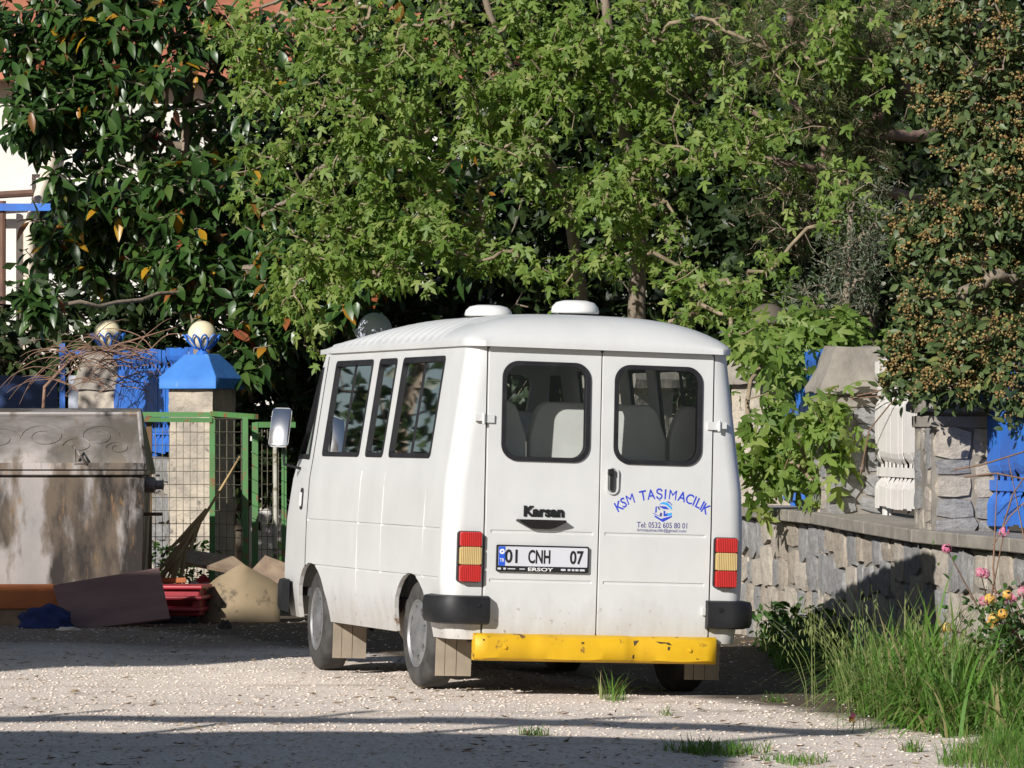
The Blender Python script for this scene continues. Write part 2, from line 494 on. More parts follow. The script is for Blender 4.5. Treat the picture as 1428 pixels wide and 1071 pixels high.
# leaf litter and bits of straw on the yard
lm_, nt, p = nodes_of('leaf_litter'); geo = nt.nodes.new('ShaderNodeNewGeometry')
nt.links.new(ramp(nt, geo.outputs['Random Per Island'], [(0, (0.10, 0.06, 0.03)), (0.5, (0.22, 0.14, 0.07)), (1, (0.36, 0.27, 0.14))]), p.inputs['Base Color']); p.inputs['Roughness'].default_value = 0.85
n = 1500; X = rng.uniform(-4.5, 3.0, n); Yl = 23.3 + 22 * rng.random(n) ** 1.4
keepl = np.array([noise.noise(Vector((a * 0.8, b * 0.5, 4))) > -0.1 or a > 1.4 for a, b in zip(X, Yl)]); X, Yl = X[keepl], Yl[keepl]; n = len(X)
a = rng.uniform(0, 6.28, n); L = rng.uniform(0.015, 0.05, n); Wd = L * rng.uniform(0.15, 0.5, n)
dx, dy = np.cos(a), np.sin(a); zz = np.array([ground_z(p_, q_) for p_, q_ in zip(X, Yl)]) + 0.012
Q = np.stack([np.stack([X + dx * L, Yl + dy * L, zz + rng.uniform(0, .015, n)], 1), np.stack([X - dy * Wd, Yl + dx * Wd, zz + rng.uniform(0, .01, n)], 1), np.stack([X - dx * L, Yl - dy * L, zz + rng.uniform(0, .01, n)], 1), np.stack([X + dy * Wd, Yl - dx * Wd, zz], 1)], 1)
tq = np.array([(0, 1, 2), (0, 2, 3)])
tag(link('leaf_litter', np_mesh('leaf_litter', Q.reshape(-1, 3), (tq[None] + (np.arange(n) * 4)[:, None, None]).reshape(-1, 3)), lm_), 'dry brown leaf bits scattered over the gravel', 'leaf litter', kind='stuff')
# ================================================================ garden wall, pillars and iron fence
M['cement'] = pmat('cement', (0.30, 0.27, 0.23), (0.20, 0.18, 0.155), 5, 0.9, bmp=0.5, bscale=18, bdist=0.02, third=((0.15, 0.135, 0.115), 0.62, 3))
M['rubble_render'] = pmat('rubble_render', (0.46, 0.40, 0.32), (0.30, 0.265, 0.225), 4, 0.92, bmp=0.9, bscale=9, bdist=0.05, third=((0.17, 0.15, 0.13), 0.61, 7))
M['mortar'] = pmat('mortar', (0.26, 0.235, 0.20), (0.17, 0.15, 0.13), 7, 0.95, bmp=0.4, bscale=25)
M['stone_grey'] = pmat('stone_grey', (0.30, 0.295, 0.29), (0.19, 0.185, 0.185), 5, 0.85, bmp=0.6, bscale=14, bdist=0.02)
M['stone_warm'] = pmat('stone_warm', (0.40, 0.345, 0.28), (0.27, 0.23, 0.19), 5, 0.88, bmp=0.6, bscale=14, bdist=0.02)
M['stone_pale'] = pmat('stone_pale', (0.46, 0.41, 0.34), (0.33, 0.29, 0.25), 5, 0.88, bmp=0.6, bscale=14, bdist=0.02)
M['blue_iron'] = pmat('blue_iron_paint', (0.030, 0.18, 0.66), (0.035, 0.125, 0.46), 3, 0.5, third=((0.05, 0.075, 0.16), 0.64, 9))
M['blue_cap'] = pmat('blue_masonry_paint', (0.045, 0.195, 0.56), (0.035, 0.155, 0.48), 4, 0.7, bmp=0.3, bscale=16, third=((0.13, 0.27, 0.46), 0.60, 6))
M['white_iron'] = pmat('white_iron_paint', (0.74, 0.71, 0.68), (0.66, 0.63, 0.60), 4, 0.55, third=((0.30, 0.20, 0.14), 0.68, 16))
M['globe'] = pmat('cream_globe', (0.74, 0.66, 0.46), (0.70, 0.61, 0.42), 3, 0.45)
M['shaded_dirty_globe'] = pmat('shaded_dirty_globe', (0.13, 0.105, 0.08), (0.085, 0.07, 0.055), 6, 0.6)  # dirty glass, its colour darkened further to stand in for leaf shade
M['grey_iron'] = pmat('grey_blue_iron', (0.46, 0.49, 0.57), (0.36, 0.39, 0.47), 4, 0.5)

stone_meshes = []
for k in range(8):
    b_ = bmesh.new(); bmesh.ops.create_cube(b_, size=1)
    bmesh.ops.subdivide_edges(b_, edges=b_.edges[:], cuts=1, use_grid_fill=True)
    for v in b_.verts:
        p = v.co * 2
        q = Vector([math.copysign(abs(c) ** 0.8, c) for c in p]); l = (abs(q.x) ** 5 + abs(q.y) ** 5 + abs(q.z) ** 5) ** 0.2
        v.co = q / l * 0.5 + noise.noise_vector(p * 1.7 + Vector((k * 9.1, 2, 5))) * 0.12
    stone_meshes.append(bm_mesh('stone', b_))
stone_vars = {}
def stone_mesh(mat):
    k = random.randrange(8)
    if (k, mat) not in stone_vars:
        m_ = stone_meshes[k].copy(); m_.materials.append(M[mat]); stone_vars[(k, mat)] = m_
    return stone_vars[(k, mat)]

def cells(x0, x1, z0, z1, big):
    """random rubble layout: keep splitting the rectangle"""
    w, h = x1 - x0, z1 - z0
    if (w < big and h < big * 0.75) or (w < big * 0.6 and h < big * 0.6): return [(x0, x1, z0, z1)]
    if w / big > h / (big * 0.75):
        m_ = x0 + w * random.uniform(0.36, 0.64); return cells(x0, m_, z0, z1, big) + cells(m_, x1, z0, z1, big)
    m_ = z0 + h * random.uniform(0.36, 0.64); return cells(x0, x1, z0, m_, big) + cells(x0, x1, m_, z1, big)

def lay_stones(parent, org, ex, nrm, length, zb, zt, big, depth=0.12, proud=0.036, mats=('stone_grey', 'stone_warm', 'stone_grey', 'stone_pale')):
    """stones as separate pieces on a face through org (parent space), along ex, facing nrm; zb/zt are functions of the run"""
    ex, nrm = Vector(ex).normalized(), Vector(nrm).normalized()
    rot = Matrix((ex, -nrm, Vector((0, 0, 1)))).transposed()
    for (a, b, c, d) in cells(0, length, 0, 1.0 * (zt(length / 2) - zb(length / 2)), big):
        mid = (a + b) / 2; H = zt(length / 2) - zb(length / 2)
        f = (zt(mid) - zb(mid)) / H
        z = zb(mid) + (c + d) / 2 * f
        g = random.uniform(-0.01, 0.02)
        pos = Vector(org) + ex * mid + nrm * (proud - depth / 2 + random.uniform(-0.012, 0.012)); pos.z = z
        o = link('stone', stone_mesh(random.choice(mats)), None, parent)
        o.matrix_local = Matrix.Translation(pos) @ (rot.to_4x4() @ Euler((random.uniform(-.04, .04), random.uniform(-.2, .2), random.uniform(-.06, .06))).to_matrix().to_4x4()) @ Matrix.Diagonal((b - a - g + 0.01, depth, (d - c) * f - g + 0.01, 1))

def roof_cap(bm, w, z0, h1, h2, top=0.14):
    """square cap: a plinth slab, then a hip to a small flat top"""
    a = w / 2
    lv = [(a, z0), (a, z0 + h1), (top, z0 + h1 + h2)]
    rows = [[bm.verts.new((sx * r, sy * r, z)) for sx, sy in ((-1, -1), (1, -1), (1, 1), (-1, 1))] for r, z in lv]
    for p, q in zip(rows, rows[1:]):
        for k in range(4): bm.faces.new((p[k], p[(k + 1) % 4], q[(k + 1) % 4], q[k]))
    bm.faces.new(rows[0][::-1]); bm.faces.new(rows[-1])

def rough_box(sx, sy, z0, z1, amp, step=0.06, seed=0):
    b_ = bmesh.new(); box(b_, (0, 0, (z0 + z1) / 2), (sx, sy, z1 - z0))
    nz = max(2, int((z1 - z0) / step)); nxy = max(2, int(sx / step))
    es = [e for e in b_.edges if abs(e.verts[0].co.z - e.verts[1].co.z) > 0.1]
    bmesh.ops.subdivide_edges(b_, edges=es, cuts=nz, use_grid_fill=True)
    es = [e for e in b_.edges if abs(e.verts[0].co.z - e.verts[1].co.z) < 1e-4 and e.calc_length() > sx * 0.5]
    bmesh.ops.subdivide_edges(b_, edges=es, cuts=nxy, use_grid_fill=True)
    for v in b_.verts:
        n_ = noise.noise(v.co * 5 + Vector((seed, 0, 0))) + 0.6 * noise.noise(v.co * 12 + Vector((0, seed, 0)))
        d = Vector((v.co.x, v.co.y, 0))
        if d.length > 1e-4: v.co += d.normalized() * n_ * amp
    return b_

def globe_lamp(name, loc, r, label, globe='globe', cage='blue_iron', group='globe lamps on the pillars'):
    t = empty(name, loc, random.uniform(0, 1), label, 'lamp', group)
    b_ = bmesh.new(); bmesh.ops.create_uvsphere(b_, u_segments=24, v_segments=16, radius=r, matrix=Matrix.Translation((0, 0, r + 0.05)))
    link('globe', bm_mesh('globe', b_, True), M[globe], t)
    b_ = bmesh.new()
    lathe(b_, [(0.06, 0), (0.06, 0.02), (0.035, 0.05), (0.075, 0.075), (0.07, 0.09), (0.0, 0.09)], 14)
    link('socket', bm_mesh('socket', b_), M[cage], t)
    for k in range(11):
        a = 2 * math.pi * k / 11; b_ = bmesh.new(); pts = []
        for i in range(13):
            s = i / 12 * math.pi
            h = math.sin(s); side = math.cos(s) * 0.30
            rr = 0.06 + (r * 1.07 - 0.06 + 0.03 * h ** 6) * min(1, h * 1.5) if h > 0.02 else 0.06
            zz = 0.055 + (r * 0.98) * h ** 1.25
            pts.append((rr * math.cos(a + side), rr * math.sin(a + side), zz))
        tube(b_, pts, 0.009, 4); link('petal', bm_mesh('petal', b_), M[cage], t)
    return t

class Pil: pass
def pillar(name, x, y, rz, w, z0, z1, label, cap_mat='cement', cap=(0.09, 0.22), cap_w=None, body='rubble_render', stones=False, band=False, top=0.12):
    t = empty(name, (x, y, 0), rz, label, 'pillar', None); t['kind'] = 'thing'
    b_ = rough_box(w, w, z0, z1, 0.020 if not stones else 0.004, seed=x)
    link('shaft', bm_mesh('shaft', b_), M[body], t)
    cw = cap_w or w + 0.17
    zc = z1
    if band:
        b_ = bmesh.new(); box(b_, (0, 0, z1 + 0.04), (w + 0.035, w + 0.035, 0.08)); link('band', carve(bm_mesh('band', b_), [], 0.008, 'band'), M['cement'], t)
        b_ = bmesh.new(); box(b_, (0, 0, z1 + 0.094), (w - 0.03, w - 0.03, 0.03)); link('bed_joint', bm_mesh('bed_joint', b_), M['mortar'], t)
        zc = z1 + 0.107
    b_ = bmesh.new(); roof_cap(b_, cw, zc, cap[0], cap[1], top)
    if cap_mat == 'cement':
        bmesh.ops.subdivide_edges(b_, edges=b_.edges[:], cuts=7, use_grid_fill=True)
        for v in b_.verts: v.co += noise.noise_vector(v.co * 4 + Vector((x, y, 0))) * 0.022 + noise.noise_vector(v.co * 11) * 0.010
        link('cap', shade_auto(bm_mesh('cap', b_), 40), M[cap_mat], t)
    else: link('cap', carve(bm_mesh('cap', b_), [], 0.010, 'cap'), M[cap_mat], t)
    if stones:
        h = w / 2
        lay_stones(t, (-h + 0.01, -h, 0), (1, 0, 0), (0, -1, 0), w - 0.02, lambda s: z0, lambda s: z1, 0.34)
        lay_stones(t, (-h, -h + 0.01, 0), (0, 1, 0), (-1, 0, 0), w - 0.02, lambda s: z0, lambda s: z1, 0.27, mats=('stone_pale', 'stone_grey'), proud=0.012)
    return zc + cap[0] + cap[1]

def along(p, q): d = Vector((q[0] - p[0], q[1] - p[1])); return math.atan2(d.y, d.x)
PIL = {'p1': (-4.29, 51.0), 'p2': (-3.095, 48.0), 'p3': (-1.27, 44.5), 'p4': (1.05, 42.8), 'p5': (2.16, 40.5), 'a': (2.66, 37.5), 'b': (3.11, 33.5), 'c': (4.0, 29.0)}
z_ = pillar('gate_pillar', *PIL['p2'], R(-24), 0.49, -0.05, 2.06, 'rough stone pillar with bright blue hipped cap behind the green mesh fence', 'blue_cap', (0.12, 0.23), 0.64, top=0.13)
globe_lamp('globe_lamp', (*PIL['p2'], z_ - 0.005), 0.145, 'cream globe lamp in a blue petal cage on the blue-capped pillar')
z_ = pillar('gate_pillar', *PIL['p1'], R(-22), 0.47, -0.05, 2.08, 'rough stone pillar with bare cement cap hung with dry vine', 'cement', (0.05, 0.37), 0.56, top=0.16)
globe_lamp('globe_lamp', (*PIL['p1'], z_ - 0.02), 0.145, 'cream globe lamp in a blue petal cage above the dry vine')
z_ = pillar('wall_pillar', *PIL['p3'], R(-30), 0.55, -0.05, 2.12, 'stone pillar behind the minibus under the tree, cab side', 'cement', (0.08, 0.22), top=0.14)
globe_lamp('globe_lamp', (*PIL['p3'], z_ - 0.05), 0.16, 'grimy grey globe lamp peeping over the ribbed front of the minibus roof', 'grey_iron', 'grey_iron')
z_ = pillar('wall_pillar', *PIL['p4'], R(-40), 0.55, -0.08, 2.02, 'stone pillar behind the minibus next to the bare tree trunk', 'cement', (0.08, 0.22), top=0.14)
globe_lamp('globe_lamp', (*PIL['p4'], z_ - 0.03), 0.15, 'pale globe lamp barely showing above the minibus roof beside a trunk', 'grey_iron', 'white_iron')
z_ = pillar('wall_pillar', *PIL['p5'], R(-15), 0.52, -0.08, 2.04, 'stone pillar wrapped in maple leaves beside the minibus', 'cement', (0.08, 0.22), top=0.14)
globe_lamp('globe_lamp', (*PIL['p5'], z_), 0.165, 'dirty globe lamp coloured dark for leaf shade, half hidden in leaves beside the minibus', 'shaded_dirty_globe', 'shaded_dirty_globe')
pillar('wall_pillar', *PIL['a'], R(8), 0.52, -0.1, 1.83, 'rubble stone pillar with weathered hipped cap between blue and white fencing', 'cement', (0.05, 0.32), 0.62, 'mortar', True, True, 0.17)
pillar('wall_pillar', *PIL['b'], R(9), 0.50, -0.1, 1.67, 'grey stone block pillar between the white and the blue fence panels', 'cement', (0.05, 0.30), 0.60, 'mortar', True, True, 0.15)

pillar('wall_pillar', *PIL['c'], R(12), 0.50, -0.1, 1.62, 'stone block pillar at the near end of the blue fence', 'cement', (0.05, 0.30), 0.60, 'mortar', True, True, 0.15)

def wall_run(p, q, ztop_p, ztop_q, off, thick, label, stones=True, big=0.52, coping=True):
    """stretch of low wall; off = distance of its street face from the pillar line"""
    p, q = Vector((*p, 0)), Vector((*q, 0)); L = (q - p).length
    ex = (q - p).normalized(); nrm = Vector((ex.y, -ex.x, 0))
    if nrm.y > 0: nrm = -nrm
    t = empty('stone_wall', (p.x, p.y, 0), 0, label, 'wall', None); t['kind'] = 'thing'
    zt = lambda s: ztop_p + (ztop_q - ztop_p) * s / L - (0.085 if coping else 0)
    b_ = bmesh.new(); vs = []
    for s in (0, L):
        for d in (off - 0.02, off - thick):
            for z in (-0.2, zt(s)): vs.append(b_.verts.new(ex * s + nrm * d + Vector((0, 0, z))))
    for f in ((0, 1, 3, 2), (4, 6, 7, 5), (0, 4, 5, 1), (2, 3, 7, 6), (1, 5, 7, 3), (0, 2, 6, 4)): b_.faces.new([vs[i] for i in f])
    link('core', bm_mesh('core', b_), M['mortar'], t)
    if stones: lay_stones(t, nrm * (off - 0.02), ex, nrm, L, lambda s: -0.12, zt, big)
    if coping:
        s0 = 0.0; k = 0
        while s0 < L - 0.05:
            s1 = min(L, s0 + 1.15)
            if L - s1 < 0.3: s1 = L
            b_ = bmesh.new(); vs = []
            for s in (s0 + 0.006, s1 - 0.006):
                for d in (off + 0.07 + random.uniform(-.008, .008), off - thick - 0.03):
                    for z in (zt(s) + 0.002, zt(s) + 0.085 + (0.012 if d > off else 0)): vs.append(b_.verts.new(ex * s + nrm * d + Vector((0, 0, z))))
            for f in ((0, 1, 3, 2), (4, 6, 7, 5), (0, 4, 5, 1), (2, 3, 7, 6), (1, 5, 7, 3), (0, 2, 6, 4)): b_.faces.new([vs[i] for i in f])
            link('coping_slab', carve(bm_mesh('coping_slab', b_), [], 0.012, 'coping_slab'), M['cement'], t); s0 = s1
    return t
wall_run(PIL['p5'], PIL['a'], 1.02, 1.0, 0.27, 0.62, 'low rubble wall in leaf shade behind the right side of the minibus')
wall_run(PIL['a'], PIL['b'], 1.0, 0.95, 0.27, 0.62, 'low dark rubble wall under the white fence, in the shadow of the minibus')
wall_run(PIL['b'], PIL['c'], 0.95, 0.93, 0.27, 0.62, 'low rubble wall with cement coping under the blue fence, behind flowers')
wall_run(PIL['p4'], PIL['p5'], 1.05, 1.02, 0.27, 0.55, 'low wall behind the minibus beneath the tree trunk', False)
wall_run(PIL['p3'], PIL['p4'], 1.15, 1.05, 0.27, 0.55, 'low wall behind the minibus between two globe lamps', False)
wall_run(PIL['p1'], PIL['p2'], 1.40, 1.36, 0.26, 0.50, 'pale low wall below the blue slats behind the rubbish container', True, 0.45, False)

def slat_me(mat, w, h, bends):
    """flat strip that steps back to the rail at each bend"""
    prof = [(0.0, 0.045)]
    for zb in bends: prof += [(zb - 0.12, 0.045), (zb - 0.08, 0.032), (zb - 0.04, 0.004), (zb + 0.07, 0.004), (zb + 0.11, 0.032), (zb + 0.15, 0.045)]
    prof += [(h, 0.045)]
    b_ = bmesh.new(); rows = []
    for z, o_ in prof:
        wf = w if o_ > 0.02 else w * 0.5
        rows.append([b_.verts.new((sx * wf / 2, -o_ - sy, z)) for sx, sy in ((-1, 0.003), (1, 0.003), (1, -0.003), (-1, -0.003))])
    for a, b in zip(rows, rows[1:]):
        for k in range(4): b_.faces.new((a[k], a[(k + 1) % 4], b[(k + 1) % 4], b[k]))
    b_.faces.new(rows[0]); b_.faces.new(rows[-1][::-1])
    m_ = bm_mesh('slat', b_); m_.materials.append(M[mat]); return m_

def slat_fence(p, q, inset0, inset1, back, z0, h, mat, label, pitch=0.16, width=0.150, bends=None, drop=0.0):
    p, q = Vector((*p, 0)), Vector((*q, 0)); ex = (q - p).normalized(); nrm = Vector((ex.y, -ex.x, 0))
    flip = nrm.y > 0
    if flip: nrm = -nrm; ex = -ex; p, q = q, p; inset0, inset1 = inset1, inset0
    L = (q - p).length - inset0 - inset1
    base = p + ex * inset0 - nrm * back
    t = empty('slat_fence', (base.x, base.y, z0), math.atan2(ex.y, ex.x), label, 'fence', 'iron slat fence panels on the wall')
    bends = bends or (0.27, h - 0.24)
    m_ = slat_me(mat, width, h, bends)
    n = int(L / pitch)
    for k in range(n):
        link('slat', m_, None, t, (0.06 + (k + 0.5) * pitch, random.uniform(-.004, .004), 0.02 + random.uniform(-.012, .012)), (0, R(random.uniform(-.5, .5)), 0))
    for zb in bends:
        b_ = bmesh.new(); box(b_, (L / 2, -0.016, zb + 0.02), (L, 0.010, 0.072)); link('rail', bm_mesh('rail', b_), M[mat], t)
        b_ = bmesh.new(); box(b_, (L / 2, 0.012, zb + 0.02), (L, 0.012, 0.045)); link('rail', bm_mesh('rail', b_), M[mat], t)
    for s in (0.25, L * 0.5, L - 0.25):
        b_ = bmesh.new(); box(b_, (s, 0.03, h * 0.42), (0.05, 0.03, h * 0.95)); link('post', bm_mesh('post', b_), M[mat], t)
        b_ = bmesh.new(); box(b_, (s, -0.005, -0.03), (0.10, 0.02, 0.10)); link('foot', bm_mesh('foot', b_), M[mat], t)
slat_fence(PIL['a'], PIL['b'], 0.26, 0.25, 0.16, 1.04, 1.13, 'white_iron', 'white iron slat fence with rust spots between two stone pillars')
slat_fence(PIL['b'], PIL['c'], 0.25, 0.25, 0.16, 0.98, 1.10, 'blue_iron', 'bright blue iron slat fence beside the grey block pillar, under the flowering tree', pitch=0.15, width=0.138)
slat_fence(PIL['p5'], PIL['a'], 0.26, 0.26, 0.10, 1.06, 1.22, 'blue_iron', 'blue iron slat fence seen through the maple leaves beside the weathered cap')
slat_fence(PIL['p1'], PIL['p2'], 0.22, 0.23, 0.02, 1.40, 1.06, 'blue_iron', 'blue iron slat fence between the two lamp pillars behind the dry vine', pitch=0.13, width=0.122, bends=(0.22, 0.83))
# ================================================================ house behind the big-leaved tree
M['plaster'] = pmat('white_plaster', (0.74, 0.71, 0.66), (0.64, 0.61, 0.57), 1.5, 0.85, bmp=0.15, bscale=30)
M['tile'] = pmat('terracotta', (0.46, 0.17, 0.10), (0.33, 0.115, 0.065), 3, 0.8, bmp=0.2)
M['pipe'] = pmat('cream_pipe', (0.70, 0.62, 0.50), (0.6, 0.52, 0.42), 3, 0.5)
M['rust_pipe'] = pmat('rusty_brown_steel', (0.16, 0.08, 0.05), (0.10, 0.05, 0.035), 6, 0.7)
M['dark_pane'] = pmat('dark_window_pane', (0.03, 0.035, 0.04), (0.05, 0.05, 0.06), 2, 0.1)
M['concrete'] = pmat('concrete', (0.40, 0.39, 0.37), (0.32, 0.31, 0.29), 1.2, 0.9, bmp=0.2)
hy = 60.0
hs = empty('house', (-5.0, hy, 0), 0, 'white plastered house with terracotta roof behind the glossy tree', 'house')
bm = bmesh.new(); box(bm, (0.6, 4.0, 3.05), (8.4, 8.0, 6.10))
wall_me = carve(bm_mesh('wall', bm), [(lambda q: (box(q, (-0.55, 0.0, 4.2), (0.9, 0.5, 1.3)), q)[1])(bmesh.new()), (lambda q: (box(q, (2.3, 0.0, 4.2), (1.1, 0.5, 1.3)), q)[1])(bmesh.new())], 0, 'wall')
wall_me.polygons.foreach_set('use_smooth', [False] * len(wall_me.polygons))
link('wall', wall_me, M['plaster'], hs)
for x, w in ((-0.55, 0.9), (2.3, 1.1)):
    b_ = bmesh.new(); frame_ring(b_, rrect(x - w / 2, x + w / 2, 3.55, 4.85, 0.01, 1), rrect(x - w / 2 + 0.06, x + w / 2 - 0.06, 3.61, 4.79, 0.01, 1), lambda u, z: (u, 0.08, z), lambda u, z: (u, 0.14, z))
    wf = link('window', bm_mesh('window', b_), M['white_iron'], hs)
    b_ = bmesh.new(); box(b_, (x, 0.12, 4.2), (w - 0.12, 0.01, 1.18)); link('pane', bm_mesh('pane', b_), M['dark_pane'], wf)
bm = bmesh.new(); v = [bm.verts.new(p) for p in ((-4.0, -0.5, 6.10), (5.2, -0.5, 6.10), (5.2, 4.0, 8.2), (-4.0, 4.0, 8.2), (5.2, 8.5, 6.1), (-4.0, 8.5, 6.1), (-4.0, -0.5, 6.0), (5.2, -0.5, 6.0), (5.2, 8.5, 6.0), (-4.0, 8.5, 6.0))]
for f in ((0, 1, 2, 3), (3, 2, 4, 5), (0, 6, 7, 1), (1, 7, 8, 4, 2), (0, 3, 5, 9, 6), (6, 9, 8, 7), (5, 4, 8, 9)): bm.faces.new([v[i] for i in f])
roof = link('house_roof', bm_mesh('house_roof', bm), M['tile'], hs)
b_ = bmesh.new(); rows = []
for yy in (0, 0.40):
    rows.append([b_.verts.new((0.105 * math.cos(R(a)) * (1 if yy else 0.92), yy, 0.06 * math.sin(R(a)))) for a in range(0, 181, 30)])
for k in range(6): b_.faces.new((rows[0][k], rows[0][k + 1], rows[1][k + 1], rows[1][k]))
b_.faces.new(rows[0][::-1])
tile_me = bm_mesh('roof_tile', b_); tile_me.materials.append(M['tile'])
sl = math.atan2(2.1, 4.5)
for r_ in range(6):
    for c_ in range(24):
        x = -3.9 + c_ * 0.22 + random.uniform(-.008, .008)
        link('roof_tile', tile_me, None, roof, (x, -0.5 + 0.33 * r_ * math.cos(sl), 6.115 + 0.33 * r_ * math.sin(sl) + 0.01), (sl, 0, R(random.uniform(-1, 1))))
bm = bmesh.new(); tube(bm, [(-0.65, -0.10, 6.0), (-0.75, -0.10, 5.0), (-1.02, -0.10, 4.2), (-1.02, -0.10, 0.2)], 0.075, 10); link('drainpipe', bm_mesh('drainpipe', bm, True), M['pipe'], hs)
bm = bmesh.new(); box(bm, (-0.30, -0.06, 5.2), (0.30, 0.10, 1.6)); link('pilaster', bm_mesh('pilaster', bm), M['plaster'], hs)
bm = bmesh.new(); box(bm, (-1.4, -0.35, 4.42), (1.5, 0.06, 0.09)); link('awning_rail', bm_mesh('awning_rail', bm), M['blue_iron'], hs)
bm = bmesh.new(); tube(bm, [(-1.33, -0.3, 0), (-1.33, -0.3, 4.5)], 0.04, 8); link('awning_post', bm_mesh('awning_post', bm), M['rust_pipe'], hs)
bm = bmesh.new(); tube(bm, [(-1.8, -0.3, 4.55), (-0.95, -0.3, 4.60)], 0.045, 8); link('awning_beam', bm_mesh('awning_beam', bm), M['rust_pipe'], hs)
# blue gate leaf and pale shutter beyond the fence, far left
gt_ = empty('yard_gate', (-5.35, 52.6, 0), 0, 'dark blue sheet gate with a pale panel behind the rubbish container', 'gate')
bm = bmesh.new(); box(bm, (0, 0, 1.2), (0.75, 0.04, 2.1)); link('gate_leaf', bm_mesh('gate_leaf', bm), pmat('navy_sheet', (0.012, 0.045, 0.16), (0.01, 0.03, 0.10), 3, 0.5), gt_)
bm = bmesh.new(); box(bm, (0.62, 0.02, 1.15), (0.26, 0.03, 2.2)); link('panel', bm_mesh('panel', bm), M['grey_iron'], gt_)
for x in (-0.4, 0.43):
    bm = bmesh.new(); box(bm, (x, -0.02, 1.3), (0.06, 0.06, 2.6)); link('post', bm_mesh('post', bm), M['blue_iron'], gt_)
bm = bmesh.new(); box(bm, (0.62, -0.02, 2.50), (0.45, 0.05, 0.05)); link('rail', bm_mesh('rail', bm), M['blue_iron'], gt_)

# unseen blocks added left of and behind the view, shaped to shade the ground
h1 = empty('raised_shade_block', (-12.3, 24.68, 0), 0, 'unseen block raised on columns, added to shade the yard', 'house')
bm = bmesh.new(); box(bm, (0, 0, 7.0), (7.0, 4.03, 2.0)); link('shade_slab', bm_mesh('shade_slab', bm), M['plaster'], h1)
for x in (-2.7, 2.7):
    for y in (-1.5, 1.5):
        bm = bmesh.new(); box(bm, (x, y, 3.0), (0.35, 0.35, 6.0)); link('column', bm_mesh('column', bm), M['concrete'], h1)
h2 = empty('low_shade_block', (-4.3, 16.9, 0), R(-4), 'unseen flat-topped block with a rail, added to shade the foreground', 'house')
bm = bmesh.new(); box(bm, (-5.6, -4.0, 2.5), (11.2, 8.0, 5.0)); link('wall', bm_mesh('wall', bm), M['plaster'], h2)
for z, s in ((5.62, 0.28),):
    bm = bmesh.new(); box(bm, (-5.6, -0.05, z), (11.2, 0.10, s)); link('shade_rail', bm_mesh('shade_rail', bm), M['plaster'], h2)
for k in range(8):
    bm = bmesh.new(); box(bm, (-11.0 + k * 1.55, -0.05, 5.55), (0.08, 0.08, 1.1)); link('shade_post', bm_mesh('shade_post', bm), M['plaster'], h2)
# ================================================================ minibus
VO = Vector((0.555, 30.2, -0.02)) + Vector((-0.04 * math.cos(R(17.3)), -0.04 * math.sin(R(17.3)), 0.001))
van = empty('minibus', VO, R(17.3), 'white minibus with twin rear doors, blue lettering and a yellow rear bumper', 'minibus')
van.rotation_euler = (0, R(1.75), R(17.3))

def interp(x, pts):
    if x <= pts[0][0]: return pts[0][1]
    for (a, va), (b, vb) in zip(pts, pts[1:]):
        if x <= b: return va + (vb - va) * (x - a) / (b - a)
    return pts[-1][1]
HW = [(0.34, 0.955), (0.55, 0.992), (0.72, 1.0), (1.02, 0.998), (1.30, 0.985), (1.46, 0.962), (2.20, 0.862)]
def half_w(z): return interp(z, HW)
def rear_y(z): return 0.012 + max(0.0, z - 1.1) * 0.03
YF = [(0.34, 4.18), (0.6, 4.24), (1.0, 4.20), (1.35, 4.10), (2.20, 3.66)]
def plan(z, k=1.0):
    """plan outline of the body at height z"""
    w, y0, y1, r = half_w(z), rear_y(z), interp(z, YF), 0.12
    pts = []
    half = [(0.0, y0), (0.25, y0), (0.5, y0), (w - r - 0.1, y0)]
    for i in range(7):
        a = R(-90 + 90 * i / 6)
        half.append((w - r + r * math.cos(a), y0 + r + r * math.sin(a)))
    half += [(w, y) for y in (0.3, 0.45, 0.6, 0.8, 1.0, 1.2, 1.4, 1.6, 1.8, 2.0, 2.2, 2.4, 2.6, 2.8, 3.0, 3.2, 3.45)]
    yb = min(3.62, y1 - 0.25)
    half += [(w - 0.015, yb + 0.12), (w - 0.045, y1 - 0.10), (w - 0.15, y1 - 0.01), (w * 0.5, y1), (0.0, y1 + 0.015)]
    left = [(-x, y) for x, y in half[1:-1]][::-1]
    return half + left

ZS = [0.34, 0.40, 0.48, 0.55, 0.63, 0.72, 0.80, 0.90, 1.02, 1.10, 1.20, 1.30, 1.38, 1.46, 1.60, 1.80, 2.00, 2.12, 2.20]
bm = bmesh.new()
rings = [[bm.verts.new((x + (0.0045 * noise.noise(Vector((x * 2, y * 2.3, z * 2.6))) if 0.5 < z < 1.4 and y > 0.2 else 0), y, z)) for x, y in plan(z)] for z in ZS]
nring = len(rings[0])
for a, b in zip(rings, rings[1:]):
    for k in range(nring):
        bm.faces.new((a[k], a[(k + 1) % nring], b[(k + 1) % nring], b[k]))
bmesh.ops.recalc_face_normals(bm, faces=bm.faces)
me = bpy.data.meshes.new('body'); bm.to_mesh(me); bm.free()
o = bpy.data.objects.new('tmp', me); COL.objects.link(o)
sm = o.modifiers.new('s', 'SOLIDIFY'); sm.thickness = 0.03; sm.offset = -1
dg = bpy.context.evaluated_depsgraph_get(); dg.update()
me = bpy.data.meshes.new_from_object(o.evaluated_get(dg)); bpy.data.objects.remove(o)

def S(y, z, d=0.0, side=-1):
    """point on the side skin; d > 0 stands out from it"""
    slope = (half_w(z + 0.05) - half_w(z - 0.05)) / 0.1
    n = Vector((1, 0, -slope)).normalized()
    return Vector((side * (half_w(z) + n.x * d), y, z + n.z * d))

